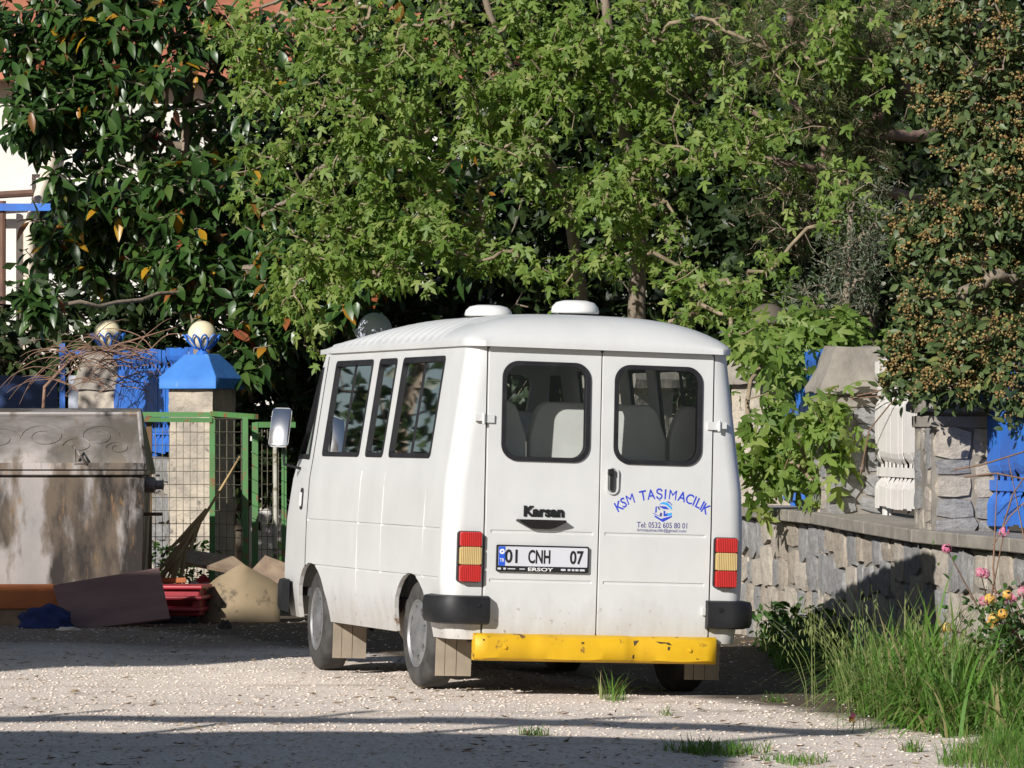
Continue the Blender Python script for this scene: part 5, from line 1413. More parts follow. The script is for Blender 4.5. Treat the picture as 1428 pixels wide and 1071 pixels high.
def put_leaves(parent, shapes, pos, FR, size, mat, n_single, org=None, cell=22, name='leaf', foliage='foliage'):
    """most leaves joined in one part; those that show largest are parts of their own"""
    n = len(pos); which = rng.integers(0, len(shapes), n)
    px, py = to_px(pos + np.array(org if org is not None else (0, 0, 0)))
    inside = np.where((px > 0) & (px < 1428) & (py > 0) & (py < 1000))[0]
    best = {}
    for i in inside:
        k = (int(px[i] // cell), int(py[i] // cell))
        if k not in best or pos[i, 1] < pos[best[k], 1]: best[k] = i
    cand = list(best.values()); rng.shuffle(cand); single = set(cand[:n_single])
    V, T, base = [], [], 0
    for s, (tv, tt) in enumerate(shapes):
        sel = np.array([i for i in np.where(which == s)[0] if i not in single], dtype=int)
        if len(sel) == 0: continue
        W = np.einsum('nij,kj->nki', FR[sel], tv) * size[sel][:, None, None] + pos[sel][:, None]
        V.append(W.reshape(-1, 3)); T.append((tt[None] + (np.arange(len(sel)) * len(tv))[:, None, None]).reshape(-1, 3) + base); base += len(sel) * len(tv)
    fo = tag(link(foliage, np_mesh(foliage, np.concatenate(V), np.concatenate(T)), mat, parent), kind='stuff')
    mes = []
    for tv, tt in shapes:
        m_ = np_mesh(name, tv, tt); m_.materials.append(mat); mes.append(m_)
    for i in single:
        o = link(name, mes[which[i]], None, fo)
        mw = Matrix(FR[i].tolist()).to_4x4(); s = float(size[i])
        o.matrix_local = Matrix.Translation(Vector(pos[i])) @ mw @ Matrix.Diagonal((s, s, s, 1))
    return fo

def blob_points(blobs, n, shell=0.55, holes=0.0):
    """points through a set of ellipsoids given as (px, py, Y, half width px, half height px, half depth m, weight)"""
    w = np.array([b[6] for b in blobs], float); w /= w.sum(); out = []
    for b, c in zip(blobs, np.round(w * n).astype(int)):
        u = unit(rng.normal(size=(c, 3))) * (rng.random((c, 1)) ** (1 / (3 * shell + 0.6)))
        s = b[2] / F; ctr = np.array(at(b[0], b[1], b[2]))
        pp = ctr + u * np.array([b[3] * s, b[5], b[4] * s])
        if holes: pp = pp[[noise.noise(Vector(p) * 1.25) + 0.5 * noise.noise(Vector(p) * 2.9) > -holes for p in pp]]
        out.append(pp)
    return np.concatenate(out)

SUNV = np.array(SUN_DIR)
M['bark'] = pmat('grey_brown_bark', (0.26, 0.21, 0.155), (0.17, 0.135, 0.10), 6, 0.9, bmp=0.6, bscale=20, bdist=0.02, stretch=(1, 1, 0.35))
M['pale_twig'] = pmat('pale_twig_bark', (0.30, 0.235, 0.155), (0.17, 0.13, 0.085), 9, 0.9, bmp=0.5, bscale=40)
M['pine_bark'] = pmat('pinkish_pine_bark', (0.30, 0.20, 0.16), (0.20, 0.13, 0.105), 7, 0.9, bmp=0.7, bscale=14, bdist=0.03)
M['dry_vine'] = pmat('dry_vine_brown', (0.28, 0.165, 0.11), (0.19, 0.11, 0.075), 8, 0.85)
M['maple_leaf'] = leaf_mat('maple_leaf', [(0.0, (0.105, 0.182, 0.034)), (0.35, (0.162, 0.258, 0.05)), (0.7, (0.215, 0.312, 0.07)), (0.93, (0.31, 0.37, 0.11)), (1.0, (0.09, 0.165, 0.03))], 0.5, 0.47, 0.35)
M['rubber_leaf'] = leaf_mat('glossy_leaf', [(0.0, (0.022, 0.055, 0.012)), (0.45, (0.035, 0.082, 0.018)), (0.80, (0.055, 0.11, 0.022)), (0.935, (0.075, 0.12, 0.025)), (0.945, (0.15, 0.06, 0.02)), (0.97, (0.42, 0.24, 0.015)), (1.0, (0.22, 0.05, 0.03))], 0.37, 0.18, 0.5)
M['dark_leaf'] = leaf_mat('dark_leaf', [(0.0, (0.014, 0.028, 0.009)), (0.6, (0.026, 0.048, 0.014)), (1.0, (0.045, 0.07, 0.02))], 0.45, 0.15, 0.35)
M['bud_leaf'] = leaf_mat('leathery_leaf', [(0.0, (0.045, 0.075, 0.025)), (0.5, (0.072, 0.112, 0.035)), (0.9, (0.11, 0.15, 0.055)), (1.0, (0.17, 0.18, 0.05))], 0.48, 0.14, 0.4)
M['bud'] = leaf_mat('brown_flower_bud', [(0.0, (0.16, 0.095, 0.035)), (0.5, (0.28, 0.185, 0.07)), (1.0, (0.40, 0.30, 0.12))], 0.7, 0.15, 0.3)
M['needle'] = leaf_mat('pine_needle', [(0.0, (0.05, 0.082, 0.028)), (0.6, (0.09, 0.125, 0.042)), (1.0, (0.18, 0.16, 0.07))], 0.5, 0.2, 0.35)
M['olive_leaf'] = leaf_mat('grey_olive_leaf', [(0.0, (0.05, 0.066, 0.036)), (0.6, (0.085, 0.105, 0.062)), (1.0, (0.13, 0.15, 0.10))], 0.5, 0.15, 0.4)

# ---- maple: two slender stems behind the wall, low boughs hanging out over the minibus
mp = empty('maple_tree', (1.0, 46.6, 0), 0, 'light green maple with two slender grey stems spreading over the minibus', 'tree')
org = Vector((1.0, 46.6, 0))
def rel(pts, o): return [Vector(p) - o for p in pts]
stemA = rel([(1.26, 46.5, 0), (1.24, 46.5, 1.5), (1.20, 46.45, 2.8), (1.24, 46.4, 3.8), (1.0, 46.3, 5.0), (0.8, 46.2, 6.6)], org)
stemB = rel([(0.95, 46.8, 0), (0.82, 46.8, 1.6), (0.70, 46.75, 2.7), (0.55, 46.6, 3.8), (0.1, 46.3, 4.8), (-0.4, 46.0, 6.2)], org)
for st, r0 in ((stemA, 0.125), (stemB, 0.10)):
    b_ = bmesh.new(); pts = []
    for a, b in zip(st, st[1:]):
        for k in range(5): pts.append(a.lerp(b, k / 5) + Vector((noise.noise(a + Vector((k, 0, 0))), 0, 0)) * 0.03)
    pts.append(st[-1]); tube(b_, pts, [r0 * (1 - 0.72 * i / (len(pts) - 1)) for i in range(len(pts))], 10)
    link('trunk', bm_mesh('trunk', b_, True), M['bark'], mp)
blobs = [(680, 130, 44.6, 300, 210, 1.3, 25), (480, 200, 44.2, 170, 220, 1.1, 15), (890, 140, 44.8, 220, 210, 1.2, 16), (570, 345, 43.9, 170, 85, 0.8, 10), (760, 320, 44.2, 180, 90, 0.8, 8), (425, 440, 44.0, 60, 70, 0.5, 2.6),
         (1010, 400, 43.0, 110, 80, 0.6, 2.6), (1070, 190, 43.6, 100, 180, 0.8, 4.5), (1170, 290, 42.8, 60, 60, 0.5, 1.2), (1110, 470, 39.8, 105, 50, 0.5, 2.4), (1095, 560, 38.6, 75, 100, 0.6, 4.2), (1125, 655, 37.8, 60, 80, 0.4, 2.4), (1075, 520, 39.4, 45, 80, 0.5, 1.6), (1070, 640, 38.4, 40, 100, 0.4, 1.5),
         (1215, 440, 40.5, 50, 70, 0.4, 0.9), (1165, 590, 37.0, 40, 70, 0.3, 0.9), (1170, 70, 43.2, 80, 80, 0.6, 2.4), (720, -170, 45.2, 480, 160, 1.6, 16), (330, 60, 45.2, 70, 110, 0.7, 3)]
tg = blob_points(blobs, 2150, 0.55, 0.07) - np.array(org)
nodes, chains = tree_wood('maple', mp, [stemA, stemB], tg, M['pale_twig'], 0.0055, 0.020, 0.16, 0.24, 5, 3, 0.47)
def clusters(chains, nodes, per, spread, back=0.35):
    """leaf bases along the last part of each twig"""
    P, D = [], []
    for ch in chains:
        a, b = nodes[ch[-2]], nodes[ch[-1]]; d = (b - a).normalized(); L = (b - a).length
        for k in range(per + random.randrange(-1, 2)):
            t = random.random() ** 0.6
            P.append(b - d * (1 - t) * min(L, back) + Vector((random.gauss(0, 1), random.gauss(0, 1), random.gauss(0, 1))) * spread); D.append(d)
    return np.array([p[:] for p in P]), np.array([d[:] for d in D])
P, D = clusters(chains, nodes, 11, 0.08, 0.45)
n = len(P)
tipd = D * 0.5 + rng.normal(0, 0.55, (n, 3)) + np.array([0, -0.12, -0.75])
nr = SUNV * 0.55 + np.array([0, 0, 0.6]) + rng.normal(0, 0.5, (n, 3))
put_leaves(mp, [tri_fan(maple_outline(k), 0.28) for k in (0.0, 1.3, 2.9)], P, frames(tipd, nr), (0.055 + 0.10 * rng.random(n) ** 1.3) * np.where(P[:, 1] + org.y < 40.5, 1.45, 1.0), M['maple_leaf'], 300, org)

# ---- glossy broad-leaved tree on the left
gt2 = empty('rubber_tree', (-3.6, 51.6, 0), 0, 'dark glossy broad-leaved tree with some yellow leaves in front of the white house', 'tree')
org = Vector((-3.6, 51.6, 0))
stem = rel([(-3.6, 51.6, 0), (-3.5, 51.5, 1.4), (-3.3, 51.4, 2.6), (-3.5, 51.2, 4.0), (-3.4, 51.0, 6.0)], org)
b_ = bmesh.new(); tube(b_, stem, [0.15, 0.13, 0.11, 0.08, 0.04], 10); link('trunk', bm_mesh('trunk', b_, True), M['bark'], gt2)
blobs = [(170, 200, 50.4, 180, 170, 1.0, 10), (310, 330, 49.8, 140, 130, 0.9, 12), (230, 60, 50.8, 200, 80, 0.9, 6), (60, 50, 50.4, 90, 90, 0.6, 6.5), (60, 190, 50.0, 70, 110, 0.6, 5.0), (170, 30, 50.6, 110, 60, 0.6, 4.0), (120, 330, 51.0, 100, 80, 0.5, 5), (390, 420, 48.6, 70, 80, 0.6, 4.5), (470, 400, 48.2, 90, 70, 0.6, 3), (350, 500, 48.4, 40, 50, 0.4, 1.2), (40, 420, 47.6, 40, 50, 0.3, 1.0), (25, 190, 49.5, 40, 70, 0.5, 1.4), (200, -130, 51, 280, 110, 1.1, 7), (470, 60, 49.5, 120, 120, 0.8, 3.5), (620, 250, 49.5, 150, 180, 0.8, 3)]
tg = blob_points(blobs, 1350, 0.55, 0.25) - np.array(org)
nodes, chains = tree_wood('rubber', gt2, [stem], tg, M['bark'], 0.006, 0.09, 0.10, 0.3, 5, 5, 0.48)
P, D = [], []
for ch in chains:
    a, b = nodes[ch[-2]], nodes[ch[-1]]; d = (b - a).normalized()
    m_ = random.randrange(7, 12); ph = random.random() * 6.28
    u = d.orthogonal().normalized(); w = d.cross(u)
    for k in range(m_):
        ang = ph + k * 2.4; r_ = u * math.cos(ang) + w * math.sin(ang)
        P.append(b - d * 0.035 * k * 0.8); D.append((d * random.uniform(-0.1, 0.7) + r_ * 1.0 + Vector((0, 0, -0.30))).normalized())
P, D = np.array([p[:] for p in P]), np.array([d[:] for d in D]); n = len(P)
nr = np.array([0, 0, 0.8]) + SUNV * 0.55 + rng.normal(0, 0.25, (n, 3))
put_leaves(gt2, [blade(0.40, 3, 0.30, 0.30), blade(0.46, 3, 0.18, 0.42), blade(0.36, 3, 0.4, 0.2)], P, frames(D, nr), rng.uniform(0.14, 0.27, n), M['rubber_leaf'], 300, org, 26)

# ---- pine behind, right of the middle
pn = empty('pine_tree', (3.3, 47.5, 0), 0, 'pine with thick pinkish boughs and dead twigs right of the maple', 'tree')
org = Vector((3.3, 47.5, 0))
stem = rel([(4.7, 47.8, 0), (4.65, 47.7, 2.5), (4.6, 47.6, 4.4), (4.5, 47.5, 7.0)], org)
b_ = bmesh.new(); tube(b_, stem, [0.24, 0.2, 0.15, 0.08], 12); link('trunk', bm_mesh('trunk', b_, True), M['pine_bark'], pn)
for pts, r0 in (([at(1375, 300, 47.7), at(1300, 285, 47.2), at(1250, 270, 46.6), at(1190, 248, 46.0), at(1120, 232, 45.4), at(1050, 218, 44.8)], 0.085), ([at(1370, 160, 47.7), at(1280, 190, 46.4), at(1200, 185, 45.8), at(1110, 190, 45.2), at(1040, 150, 44.8)], 0.07)):
    b_ = bmesh.new(); tube(b_, rel(pts, org), [r0 * (1 - 0.7 * i / (len(pts) - 1)) for i in range(len(pts))], 8); link('bough', bm_mesh('bough', b_, True), M['pine_bark'], pn)
blobs = [(1170, 110, 44.0, 95, 110, 0.6, 9), (1090, 60, 44.0, 80, 70, 0.6, 5), (1195, 230, 44.2, 60, 50, 0.4, 2.5), (1240, 70, 44.4, 60, 90, 0.6, 4.5), (980, 60, 46.2, 120, 90, 0.8, 4), (1130, -100, 46, 220, 90, 1.0, 8), (1100, 300, 45.6, 80, 90, 0.5, 2)]
tg = blob_points(blobs, 1150) - np.array(org)
nodes, chains = tree_wood('pine', pn, [stem], tg, M['pine_bark'], 0.0050, 0.07, 0.12, 0.3, 5, 8, 0.45)
P, D = [], []
for ch in chains:
    a, b = nodes[ch[-2]], nodes[ch[-1]]; d = (b - a).normalized()
    for k in range(46):
        P.append(b - d * random.random() * 0.16); D.append((d * 0.9 + Vector((random.gauss(0, 1), random.gauss(0, 1), random.gauss(0, 1))) * 0.62).normalized())
P, D = np.array([p[:] for p in P]), np.array([d[:] for d in D]); n = len(P)
nv = (np.array([(0, -0.021, 0), (0, 0.021, 0), (1, 0, 0)], float), np.array([(0, 1, 2)]))
put_leaves(pn, [nv], P, frames(D, rng.normal(0, 1, (n, 3))), rng.uniform(0.10, 0.17, n), M['needle'], 0)
# bare dead twigs below it
b_ = bmesh.new()
for k in range(70):
    a = Vector(at(random.uniform(1060, 1270), random.uniform(210, 330), random.uniform(44.5, 46))) - org
    pts = [a]; d = Vector((random.gauss(0, .5), random.gauss(0, .4), -0.8 + random.gauss(0, .4))).normalized()
    for i in range(5): pts.append(pts[-1] + d * random.uniform(0.06, 0.16)); d = (d + Vector((random.gauss(0, .35), random.gauss(0, .3), random.gauss(0, .25)))).normalized()
    tube(b_, pts, [0.008 - 0.0012 * i for i in range(6)], 3, False)
tag(link('dead_twigwork', bm_mesh('dead_twigwork', b_, True), M['bark'], pn), kind='stuff')

# ---- budding evergreen over the right end of the wall
vb = empty('budding_evergreen', (4.5, 34.6, 0), 0, 'dense evergreen with brown bud clusters hanging over the blue fence and block pillar', 'tree')
org = Vector((4.5, 34.6, 0))
stem = rel([(4.6, 34.8, 0), (4.5, 34.7, 1.4), (4.4, 34.6, 2.6), (4.3, 34.5, 4.2), (4.3, 34.5, 5.4)], org)
b_ = bmesh.new(); tube(b_, stem, [0.14, 0.12, 0.10, 0.07, 0.04], 10); link('trunk', bm_mesh('trunk', b_, True), M['bark'], vb)
blobs = [(1370, 110, 34.2, 110, 130, 0.55, 10), (1400, 330, 34.0, 110, 140, 0.55, 11), (1300, 60, 34.4, 50, 70, 0.35, 2.0), (1290, 330, 34.2, 50, 60, 0.3, 2.2), (1300, 460, 33.4, 60, 70, 0.3, 3.4), (1375, 500, 32.9, 70, 60, 0.3, 4), (1265, 520, 33.4, 30, 40, 0.2, 1.0), (1322, 535, 32.8, 45, 34, 0.2, 1.6), (1420, 550, 32.4, 40, 40, 0.25, 1.5), (1480, 250, 34.2, 100, 300, 0.6, 9), (1390, -90, 34.4, 160, 90, 0.6, 6)]
tg = blob_points(blobs, 1150, 0.8) - np.array(org)
nodes, chains = tree_wood('evergreen', vb, [stem], tg, M['bark'], 0.0035, 0.05, 0.12, 0.22, 4, 11, 0.46)
P, D = clusters(chains, nodes, 13, 0.055, 0.22); n = len(P)
tipd = D * 0.8 + rng.normal(0, 0.75, (n, 3)); nr = SUNV * 0.4 + np.array([0, 0, 0.6]) + rng.normal(0, 0.6, (n, 3))
put_leaves(vb, [blade(0.52, 3, 0.15, 0.2), blade(0.46, 3, 0.3, 0.1)], P, frames(tipd, nr), rng.uniform(0.055, 0.10, n), M['bud_leaf'], 300, org, 18)
# bud clusters at the twig ends
octa = (np.array([(1, 0, 0), (-1, 0, 0), (0, 1, 0), (0, -1, 0), (0, 0, 1), (0, 0, -1)], float), np.array([(0, 2, 4), (2, 1, 4), (1, 3, 4), (3, 0, 4), (2, 0, 5), (1, 2, 5), (3, 1, 5), (0, 3, 5)]))
P = []
for ch in chains:
    if random.random() < 0.62:
        b = nodes[ch[-1]] + Vector((-0.02, -0.045, 0.03))
        for k in range(random.randrange(16, 28)): P.append((b + Vector((random.gauss(0, 1), random.gauss(0, 1), random.gauss(0, .7))) * 0.030)[:])
P = np.array(P); n = len(P)
put_leaves(vb, [octa], P, frames(rng.normal(0, 1, (n, 3)), rng.normal(0, 1, (n, 3))), rng.uniform(0.008, 0.015, n), M['bud'], 0, foliage='bud_mass')

# ---- grey olive-like bush behind the wall
ol = empty('olive_bush', (2.9, 42.6, 0), 0, 'greyish fine-leaved bush in shade above the weathered pillar cap', 'bush')
org = Vector((2.9, 42.6, 0)); stem = rel([(2.9, 42.6, 0), (2.95, 42.6, 1.5), (2.95, 42.5, 2.6), (3.0, 42.5, 3.6)], org)
b_ = bmesh.new(); tube(b_, stem, [0.06, 0.05, 0.04, 0.02], 8); link('trunk', bm_mesh('trunk', b_, True), M['bark'], ol)
tg = blob_points([(1185, 385, 42.4, 50, 90, 0.4, 5), (1210, 300, 42.6, 40, 60, 0.4, 2), (1130, 430, 42.6, 50, 50, 0.4, 2)], 190) - np.array(org)
nodes, chains = tree_wood('olive', ol, [stem], tg, M['bark'], 0.004, 0.04, 0.1, 0.25, 4, 13)
P, D = clusters(chains, nodes, 22, 0.05, 0.3); n = len(P)
put_leaves(ol, [blade(0.20, 2, 0.2, 0.1)], P, frames(D * 0.8 + rng.normal(0, 0.6, (n, 3)), rng.normal(0, 0.6, (n, 3)) + SUNV * 0.5), rng.uniform(0.04, 0.07, n), M['olive_leaf'], 0)

# ---- dark evergreens closing the view behind
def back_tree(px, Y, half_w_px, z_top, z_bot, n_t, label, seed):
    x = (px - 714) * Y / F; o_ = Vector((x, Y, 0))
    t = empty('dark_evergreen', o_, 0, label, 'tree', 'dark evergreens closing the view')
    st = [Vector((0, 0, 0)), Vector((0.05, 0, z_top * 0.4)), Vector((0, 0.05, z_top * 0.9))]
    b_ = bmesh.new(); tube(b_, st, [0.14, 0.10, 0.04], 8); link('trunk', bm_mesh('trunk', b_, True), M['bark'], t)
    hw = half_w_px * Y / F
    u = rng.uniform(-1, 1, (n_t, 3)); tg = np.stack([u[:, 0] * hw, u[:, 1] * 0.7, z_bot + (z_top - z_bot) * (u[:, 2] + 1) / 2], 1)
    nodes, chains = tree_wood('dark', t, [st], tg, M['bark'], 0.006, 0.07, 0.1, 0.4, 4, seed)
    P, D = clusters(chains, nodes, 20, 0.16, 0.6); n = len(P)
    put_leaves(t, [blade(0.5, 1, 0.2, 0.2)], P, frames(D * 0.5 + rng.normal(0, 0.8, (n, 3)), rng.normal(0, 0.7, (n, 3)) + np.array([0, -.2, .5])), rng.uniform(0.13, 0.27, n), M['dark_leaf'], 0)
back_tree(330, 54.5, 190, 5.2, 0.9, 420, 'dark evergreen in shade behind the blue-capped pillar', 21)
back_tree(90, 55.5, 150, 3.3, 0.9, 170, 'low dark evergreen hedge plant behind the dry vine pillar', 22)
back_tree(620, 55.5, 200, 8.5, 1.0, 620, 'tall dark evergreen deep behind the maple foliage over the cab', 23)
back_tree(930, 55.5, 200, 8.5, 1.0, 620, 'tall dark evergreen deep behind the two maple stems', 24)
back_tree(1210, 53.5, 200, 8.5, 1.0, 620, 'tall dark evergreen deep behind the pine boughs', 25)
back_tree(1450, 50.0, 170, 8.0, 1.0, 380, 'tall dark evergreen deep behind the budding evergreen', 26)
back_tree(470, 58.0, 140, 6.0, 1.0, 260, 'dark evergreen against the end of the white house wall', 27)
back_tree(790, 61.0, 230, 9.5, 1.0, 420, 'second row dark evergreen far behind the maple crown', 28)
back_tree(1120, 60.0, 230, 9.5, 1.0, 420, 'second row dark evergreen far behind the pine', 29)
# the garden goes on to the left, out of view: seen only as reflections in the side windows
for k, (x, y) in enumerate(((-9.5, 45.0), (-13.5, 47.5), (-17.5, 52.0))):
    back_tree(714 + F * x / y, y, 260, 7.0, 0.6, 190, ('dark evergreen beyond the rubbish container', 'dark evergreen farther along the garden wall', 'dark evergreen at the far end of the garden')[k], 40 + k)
# ================================================================ low plants
M['grass'] = leaf_mat('grass_blade', [(0.0, (0.07, 0.165, 0.025)), (0.45, (0.13, 0.27, 0.045)), (0.82, (0.15, 0.22, 0.06)), (0.93, (0.24, 0.25, 0.10)), (1.0, (0.38, 0.31, 0.16))], 0.45, 0.35, 0.4)
M['oat'] = leaf_mat('wild_oat_ear', [(0.0, (0.16, 0.22, 0.06)), (1.0, (0.30, 0.33, 0.13))], 0.6, 0.4, 0.3)
M['herb'] = leaf_mat('herb_leaf', [(0.0, (0.03, 0.075, 0.018)), (0.6, (0.055, 0.12, 0.028)), (1.0, (0.09, 0.16, 0.04))], 0.5, 0.25, 0.35)
M['petal_pink'] = leaf_mat('pink_floret', [(0.0, (0.62, 0.16, 0.30)), (1.0, (0.72, 0.34, 0.42))], 0.6, 0.3)
M['petal_yellow'] = leaf_mat('yellow_floret', [(0.0, (0.75, 0.42, 0.05)), (1.0, (0.78, 0.55, 0.18))], 0.6, 0.3)

def blades(P, H, W, lean, curve, seg=4, droop=0.5):
    """arching grass blades: P bases, H lengths"""
    n = len(P); a = rng.uniform(0, 6.283, n); dx, dy = np.cos(a), np.sin(a)
    side = np.stack([-dy, dx, 0 * dx], 1); V = np.zeros((n, 2 * seg + 1, 3))
    for i in range(seg + 1):
        t = i / seg
        out = H * (lean * t + curve * t ** 2.2); up = H * (t * np.sqrt(np.maximum(0.05, 1 - (lean + curve * t * 0.8) ** 2)) - droop * curve * t ** 3 * 0.5)
        c = P + np.stack([dx * out, dy * out, up], 1)
        if i < seg:
            w = (W * (1 - 0.75 * t ** 1.5) / 2)[:, None]; V[:, 2 * i] = c - side * w; V[:, 2 * i + 1] = c + side * w
        else: V[:, 2 * seg] = c
    T = []
    for i in range(seg - 1): T += [(2 * i, 2 * i + 1, 2 * i + 3), (2 * i, 2 * i + 3, 2 * i + 2)]
    T.append((2 * seg - 2, 2 * seg - 1, 2 * seg)); T = np.array(T)
    return V.reshape(-1, 3), (T[None] + (np.arange(n) * (2 * seg + 1))[:, None, None]).reshape(-1, 3), V[:, 2 * seg]

def on_ground(P): return np.stack([P[:, 0], P[:, 1], np.array([ground_z(x, y) for x, y in P[:, :2]])], 1)

# tall wild grass at the foot of the wall
def wall_x(y): return interp(y, [(24, 4.35), (29.0, 3.62), (33.5, 2.74), (37.5, 2.27), (40.5, 1.9)])
pts, hh, ww = [], [], []
while len(pts) < 7600:
    y = random.uniform(24.3, 33.0); xw = wall_x(y)
    x = xw - 0.02 - 1.5 * random.random() ** 1.25
    px = 714 + F * x / y
    edge = interp(y, [(24.3, 2.55), (25.5, 2.2), (27.2, 1.86), (29.5, 2.0), (33, 2.35)])
    if x < edge + 0.12 * noise.noise(Vector((x * 3, y * 3, 0))) or px > 1500: continue
    if noise.noise(Vector((x * 2.2, y * 1.4, 9))) < random.uniform(-0.45, 0.05): continue
    tall = math.exp(-((x - 2.45) / 0.42) ** 2) * math.exp(-((y - 28.8) / 2.2) ** 2)
    low = 1 if y > 26.3 else 0.45
    pts.append((x, y, 0)); hh.append((0.14 + random.random() ** 2 * 0.34 + tall * random.uniform(0.05, 0.66)) * low); ww.append(random.choice((0.007, 0.011, 0.016, 0.024)) + 0.008 * tall * random.random())
P = on_ground(np.array(pts)); H = np.array(hh); W = np.array(ww)
V1, T1, tips = blades(P, H, W, rng.uniform(0.03, 0.5, len(P)), rng.uniform(0.15, 0.95, len(P)), 5, 0.8)
tag(link('tall_grass', np_mesh('tall_grass', V1, T1), M['grass']), 'tall green wild grass growing at the foot of the stone wall', 'grass', kind='stuff')
# wild oat stalks with hanging ears
b_V, b_T, base = [], [], 0
sp, st_ = [], []
for k in range(75):
    y = random.uniform(27.4, 30.5); x = random.uniform(2.0, 2.75) if random.random() < 0.75 else random.uniform(1.8, 2.2); z0 = ground_z(x, y)
    h = random.uniform(0.5, 0.88); d = Vector((random.uniform(-.3, .3) - (0.25 if x < 2.1 else 0), random.uniform(-.25, .1), 0))
    p = Vector((x, y, z0)); pl_ = [p + d * (t ** 2) * h + Vector((0, 0, h * (t - 0.12 * t ** 4))) for t in (0, .25, .5, .75, 1)]
    st_.append(pl_)
    for q in range(random.randrange(5, 10)):
        t = random.uniform(0.72, 1.0); i = min(3, int(t * 4)); c = pl_[i].lerp(pl_[i + 1], t * 4 - i)
        sp.append(c + Vector((random.uniform(-.05, .05), random.uniform(-.04, .04), -random.uniform(0.01, 0.07))))
b_ = bmesh.new()
for pl_ in st_: tube(b_, pl_, [0.0022, 0.002, 0.0018, 0.0014, 0.001], 3, False)
oats = tag(link('oat_stalk_mass', bm_mesh('oat_stalk_mass', b_), M['oat']), 'wild oat stalks with drooping ears rising above the wall grass', 'wild oats', kind='stuff')
P = np.array([s[:] for s in sp]); n = len(P); ear = blade(0.20, 2, 0.2, 0.1)
FR = frames(np.array([0, 0, -1.0]) + rng.normal(0, 0.25, (n, 3)), rng.normal(0, 1, (n, 3)))
Wv = np.einsum('nij,kj->nki', FR, ear[0]) * rng.uniform(0.028, 0.05, n)[:, None, None] + P[:, None]
tag(link('oat_ear_mass', np_mesh('oat_ear_mass', Wv.reshape(-1, 3), (ear[1][None] + (np.arange(n) * len(ear[0]))[:, None, None]).reshape(-1, 3)), M['oat'], oats), kind='stuff')
# short grass at the lower right and thin growth on the gravel
def patch(name, n, cx, cy, rx, ry, h0, h1, label, w=0.006):
    a = rng.uniform(0, 6.283, n); r = np.sqrt(rng.random(n)) * (0.75 + 0.25 * np.sin(a * 3 + cx))
    P = on_ground(np.stack([cx + rx * r * np.cos(a), cy + ry * r * np.sin(a), 0 * a], 1))
    V, T, _ = blades(P, rng.uniform(h0, h1, n), np.full(n, w), rng.uniform(0.05, 0.5, n), rng.uniform(0.1, 0.7, n), 3)
    return V, T
V, T = patch('', 5200, 2.95, 25.3, 0.85, 1.5, 0.05, 0.20, '')
tag(link('short_grass', np_mesh('short_grass', V, T), M['grass']), 'short fine grass below the tall clump at the edge of the gravel', 'grass', kind='stuff')
TUFTS = [((855, 968), 70, 0.10, 0.25, 0.10, 0.26, 'grass tuft growing under the middle of the yellow bumper'), ((745, 1022), 60, 0.10, 0.08, 0.03, 0.10, 'small weed tuft on the edge of the foreground shade'), ((1000, 1040), 420, 0.34, 0.35, 0.04, 0.13, 'low spreading weed patch on the gravel near the tall grass'), ((930, 988), 26, 0.05, 0.05, 0.03, 0.09, 'tiny weed sprig on gravel behind the right rear wheel'),
         ((1110, 1050), 160, 0.2, 0.3, 0.03, 0.08, 'thin weed patch between gravel and short grass'), ((395, 852), 130, 0.12, 0.3, 0.05, 0.14, 'weed tuft on shaded ground before the front bumper'), ((1080, 968), 50, 0.10, 0.1, 0.03, 0.09, 'tiny weeds at the shaded edge by the wall'), ((1270, 1030), 70, .07, .08, .04, .12, 'weed sprig at the gravel edge under the tall grass')]
for (px, py), n, rx, ry, h0, h1, lb in TUFTS:
    Y = EYE * F / (py - 600); X = (px - 714) * Y / F
    V, T = patch('', n, 0, 0, rx, ry, h0, h1, '', 0.007)
    z0 = ground_z(X, Y); V = V + np.array([X, Y, 0]); V[:, 2] = V[:, 2] - 0.0 + (z0 - ground_z(0, 0))
    tag(link('weed_tuft', np_mesh('weed_tuft', V, T), M['grass']), lb, 'weed', 'weed tufts on the yard', 'stuff' if 'patch' in lb or 'weeds' in lb else None)

# leafy herbs in the shade between minibus and wall
def herb_mass(name, n, xr, yr, zr, size, mat, label, cat, seed):
    x = rng.uniform(*xr, n); y = rng.uniform(*yr, n); z = zr[0] + (zr[1] - zr[0]) * rng.random(n) ** 1.6
    P = np.stack([x, y, z], 1); sh = blade(0.5, 2, 0.2, 0.25)
    FR = frames(rng.normal(0, 1, (n, 3)) + np.array([0, -.2, -.1]), rng.normal(0, 0.5, (n, 3)) + np.array([0, 0, 1.0]))
    Wv = np.einsum('nij,kj->nki', FR, sh[0]) * rng.uniform(size * 0.5, size, n)[:, None, None] + P[:, None]
    return tag(link(name, np_mesh(name, Wv.reshape(-1, 3), (sh[1][None] + (np.arange(n) * len(sh[0]))[:, None, None]).reshape(-1, 3)), M[mat]), label, cat, kind='stuff')
herb_mass('shade_herb', 1100, (1.95, 2.45), (34.0, 39.0), (-0.05, 0.30), 0.10, 'herb', 'dark leafy herbs growing in the shade between minibus and wall', 'weeds', 1)
V, T = patch('', 500, 2.1, 35.5, 0.30, 3.0, 0.08, 0.32, '', 0.010)
tag(link('shade_grass', np_mesh('shade_grass', V, T), M['grass']), 'grass growing in the shadow of the minibus along the wall', 'grass', kind='stuff')
herb_mass('fence_weed', 900, (-3.30, -2.75), (43.6, 44.6), (0.0, 0.62), 0.09, 'herb', 'fresh green weeds behind the mesh fence beside the container', 'weeds', 2)
